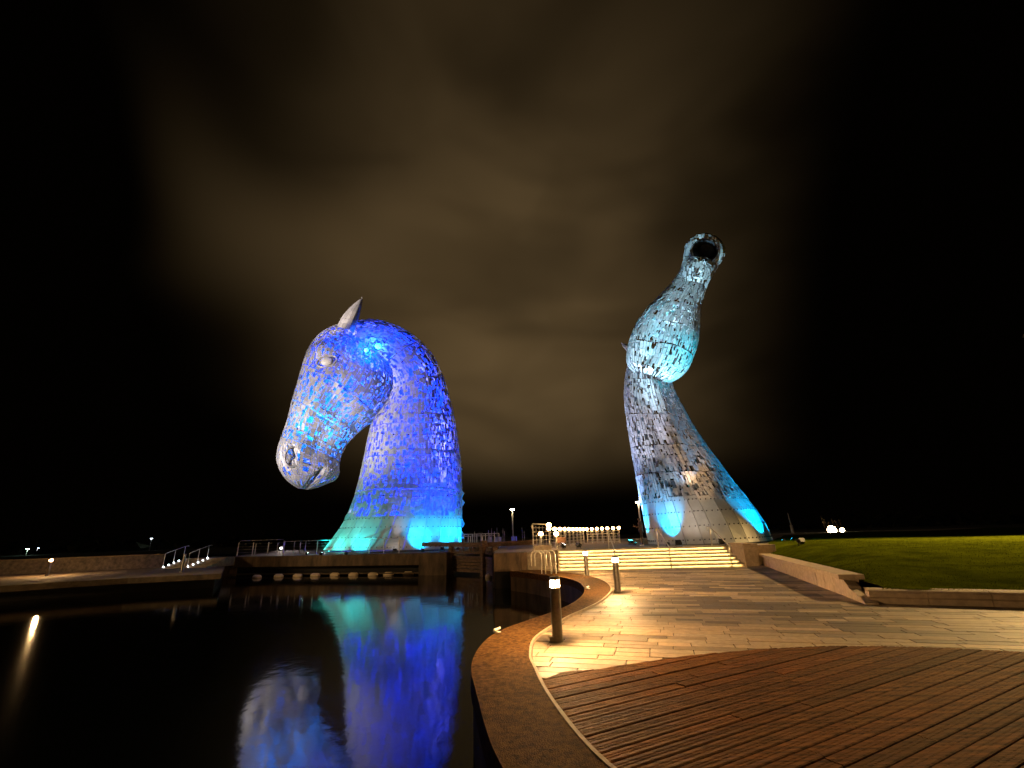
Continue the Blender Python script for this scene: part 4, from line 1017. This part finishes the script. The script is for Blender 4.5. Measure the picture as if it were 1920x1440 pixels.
# flagpole and far-right lights with saplings
a = ony(1489, 1005, 60); fpz = .45
fp = tag(empty('flagpole'), 'leaning pale flagpole with thick base sleeve beyond the lawn', 'flagpole')
MB().tube([(a[0], a[1], fpz), (a[0]-.1, a[1], ony(1481, 985, 60)[2])], .2, 8, [.22, .18]).build('sleeve', 'painted_white', fp)
MB().tube([(a[0]-.1, a[1], ony(1481, 985, 60)[2]), (a[0]-.2, a[1], ony(1478, 962, 60)[2])], .08, 6, [.09, .05]).build('pole', 'painted_white', fp)
for px, py, Y, sz, lab in ((1560, 994, 90, .75, 'large glaring floodlight low among the bare saplings beyond the lawn'), (1579, 994, 92, .36, 'small round light beside the glaring floodlight beyond the lawn')):
    a = ony(px, py, Y); o = tag(empty('ground_flood'), lab, 'floodlight'); bl = MB(); blob(bl, a, np.array([sz*1.1, 0, 0]), np.array([0, .4, 0]), np.array([0, 0, sz]), 14, 8); bl.build('lens', 'lens_far', o, True)
    MB().tube([(a[0], a[1]+.3, .45), (a[0], a[1]+.3, a[2])], .1, 6).build('post', 'black_metal', o)
    MB().lathe((a[0], a[1]+.55, a[2]-.3), [(sz*.8, 0), (sz*.9, .3), (sz*.6, .6)], 12).build('housing', 'black_metal', o)
for px, py, Y in ((1538, 968, 99), (1544, 973, 100), (1552, 979, 102), (1558, 972, 101), (1565, 977, 99), (1570, 969, 103)):
    a = ony(px, py, Y); o = tag(empty('bare_sapling'), 'thin bare sapling lit from below beside the glaring floodlight', 'tree', 'bare saplings around the far floodlight')
    h = a[2]-.45; MB().tube([(a[0]+.6, a[1], .45), (a[0]+.3, a[1], .45+h*.5), (a[0], a[1], a[2])], .06, 6, [.08, .05, .02]).build('trunk', 'bark', o)
    cr = MB()
    for k in range(9):
        q = random.uniform(.35, .92); b_ = np.array([a[0]+.6*(1-q), a[1], .45+h*q]); dr = np.array([random.uniform(-.6, .6), random.uniform(-.6, .6), random.uniform(.5, 1.3)]); cr.tube([b_, b_+dr*.35, b_+dr*random.uniform(.5, .8)], .03, 4, [.02, .014, .008])
    cr.build('crown', 'bark', o)
# far treeline: one dark mass
tv = []; tf = []
for i in range(2600):
    az = random.uniform(-1.0, 1.0); D = random.uniform(190, 260); x, y = D*math.sin(az), D*math.cos(az)
    top = 2.2+1.6*math.sin(az*9+1)+1.2*math.sin(az*23); z = .4+random.random()**1.4*max(1.0, top); s = random.uniform(.7, 2.2)
    p = np.array([x, y, z]); o_ = len(tv)
    for k in range(3): tv.append(p+np.array([random.gauss(0, s), random.gauss(0, s), random.gauss(0, s*.8)]))
    tf.append((o_, o_+1, o_+2))
struct(MB().add(tv, tf).build('far_wood', 'foliage'), 'stuff')

# ------------------------------------------------------------------ person
def skin_person(base, h, yaw):
    s = h/1.75; J = {}
    def P(x, y, z): return (x*s, y*s, z*s)
    V = []; E_ = []; Rr = []
    def vtx(p, r, par=None):
        V.append(P(*p)); Rr.append((r[0]*s, r[1]*s) if isinstance(r, tuple) else (r*s, r*s)); i = len(V)-1
        if par is not None: E_.append((par, i))
        return i
    pel = vtx((0, 0, .93), (.155, .125)); wst = vtx((0, -.01, 1.10), (.155, .12), pel); chs = vtx((0, .0, 1.30), (.18, .13), wst); shl = vtx((0, .0, 1.43), (.13, .09), chs)
    nck = vtx((0, .03, 1.51), .055, shl); jaw = vtx((0, .055, 1.585), (.068, .075), nck); hed = vtx((0, .05, 1.66), (.075, .09), jaw); crn = vtx((0, .04, 1.725), (.06, .065), hed)
    vtx((0, .13, 1.63), .018, hed)
    for sx in (-1, 1):
        hip = vtx((.09*sx, 0, .86), .098, pel); kn = vtx((.105*sx, .03*sx+.02, .49), .066, hip); an_ = vtx((.11*sx, -.01+.05*sx, .09), .048, kn); heel = vtx((.11*sx, -.03+.05*sx, .045), .045, an_); vtx((.125*sx, .17+.05*sx, .035), .04, heel)
        sh_ = vtx((.195*sx, 0, 1.40), .07, shl); el = vtx((.27*sx, .03, 1.13), .058, sh_)
        wr = vtx((.17*sx if sx > 0 else -.22, .26, 1.17), .042, el); pm_ = vtx((.13*sx if sx > 0 else -.20, .335, 1.20), (.036, .022), wr)
        for k in range(4):
            o_ = (k-1.5)*.021; L = (.07, .08, .076, .058)[k]; f1 = vtx((V[pm_][0]/s+o_, .385, 1.215+.006), .0095, pm_); f2 = vtx((V[pm_][0]/s+o_, .385+L*.45, 1.215-.015), .009, f1); vtx((V[pm_][0]/s+o_, .385+L*.6, 1.215-.05), .008, f2)
        th = vtx((V[wr][0]/s-.035*sx, .32, 1.215), .0105, wr); vtx((V[wr][0]/s-.045*sx, .365, 1.232), .009, th)
    me = bpy.data.meshes.new('body'); me.from_pydata(V, E_, []); o = bpy.data.objects.new('tmp', me); COL.objects.link(o)
    sk = o.modifiers.new('skin', 'SKIN'); sk.use_smooth_shade = True
    for i, r in enumerate(Rr): me.skin_vertices[0].data[i].radius = r
    for d in me.skin_vertices[0].data: d.use_root = False
    me.skin_vertices[0].data[pel].use_root = True
    ss = o.modifiers.new('sub', 'SUBSURF'); ss.levels = 2; ss.render_levels = 2
    dg = bpy.context.evaluated_depsgraph_get(); ev = o.evaluated_get(dg); nm = bpy.data.meshes.new_from_object(ev)
    bpy.data.objects.remove(o); nm.materials.clear()
    for k in ('jacket', 'trousers', 'skin', 'hair', 'shoe'): nm.materials.append(MATS[k])
    for p in nm.polygons:
        c = p.center/s; p.use_smooth = True
        if c.z > 1.675 or (c.z > 1.56 and c.y < .045): p.material_index = 3
        elif c.z > 1.475 and abs(c.x) < .12: p.material_index = 2
        elif c.y > .29 and c.z > 1.0: p.material_index = 2
        elif c.z < .095: p.material_index = 4
        elif c.z < .84: p.material_index = 1
        else: p.material_index = 0
    root = tag(empty('person'), 'person standing at the top of the steps in dark jacket, holding a phone', 'person')
    b_ = bpy.data.objects.new('body', nm); COL.objects.link(b_); b_.parent = root
    jb = MB(); z_ = [(.175, .145, .80), (.185, .15, .86), (.175, .14, 1.02), (.19, .15, 1.22), (.205, .15, 1.38), (.15, .11, 1.455), (.085, .085, 1.50), (.08, .08, 1.53)]
    vs = []; fs = []; k = 18
    for rx, ry, zz in z_:
        for j in range(k): a = 2*math.pi*j/k; q = 1+.03*math.sin(5*a+zz*9); vs.append((rx*math.cos(a)*q*s, ry*math.sin(a)*q*s, zz*s))
    for i in range(len(z_)-1):
        for j in range(k): fs.append((i*k+j, i*k+(j+1) % k, (i+1)*k+(j+1) % k, (i+1)*k+j))
    jb.add(vs, fs).build('jacket', 'jacket', root, True)
    root.location = tuple(base); root.rotation_euler = (0, 0, yaw); return root
pb = onz(1205, 1023.5, TZ); skin_person((pb[0], pb[1], TZ), 1.66, math.radians(62))
ph = tag(MB().box((0, 0, 0), (.08, .012, .16)).build('phone', 'black_metal', bevel=.004), 'dark phone held in the hand of the person on the steps', 'phone')
cy, sy = math.cos(math.radians(62)), math.sin(math.radians(62)); k = 1.66/1.75
lx, ly, lz = -.20*k, .40*k, 1.245*k; ph.location = (pb[0]+lx*cy-ly*sy, pb[1]+lx*sy+ly*cy, TZ+lz); ph.rotation_euler = (.2, 0, math.radians(62))
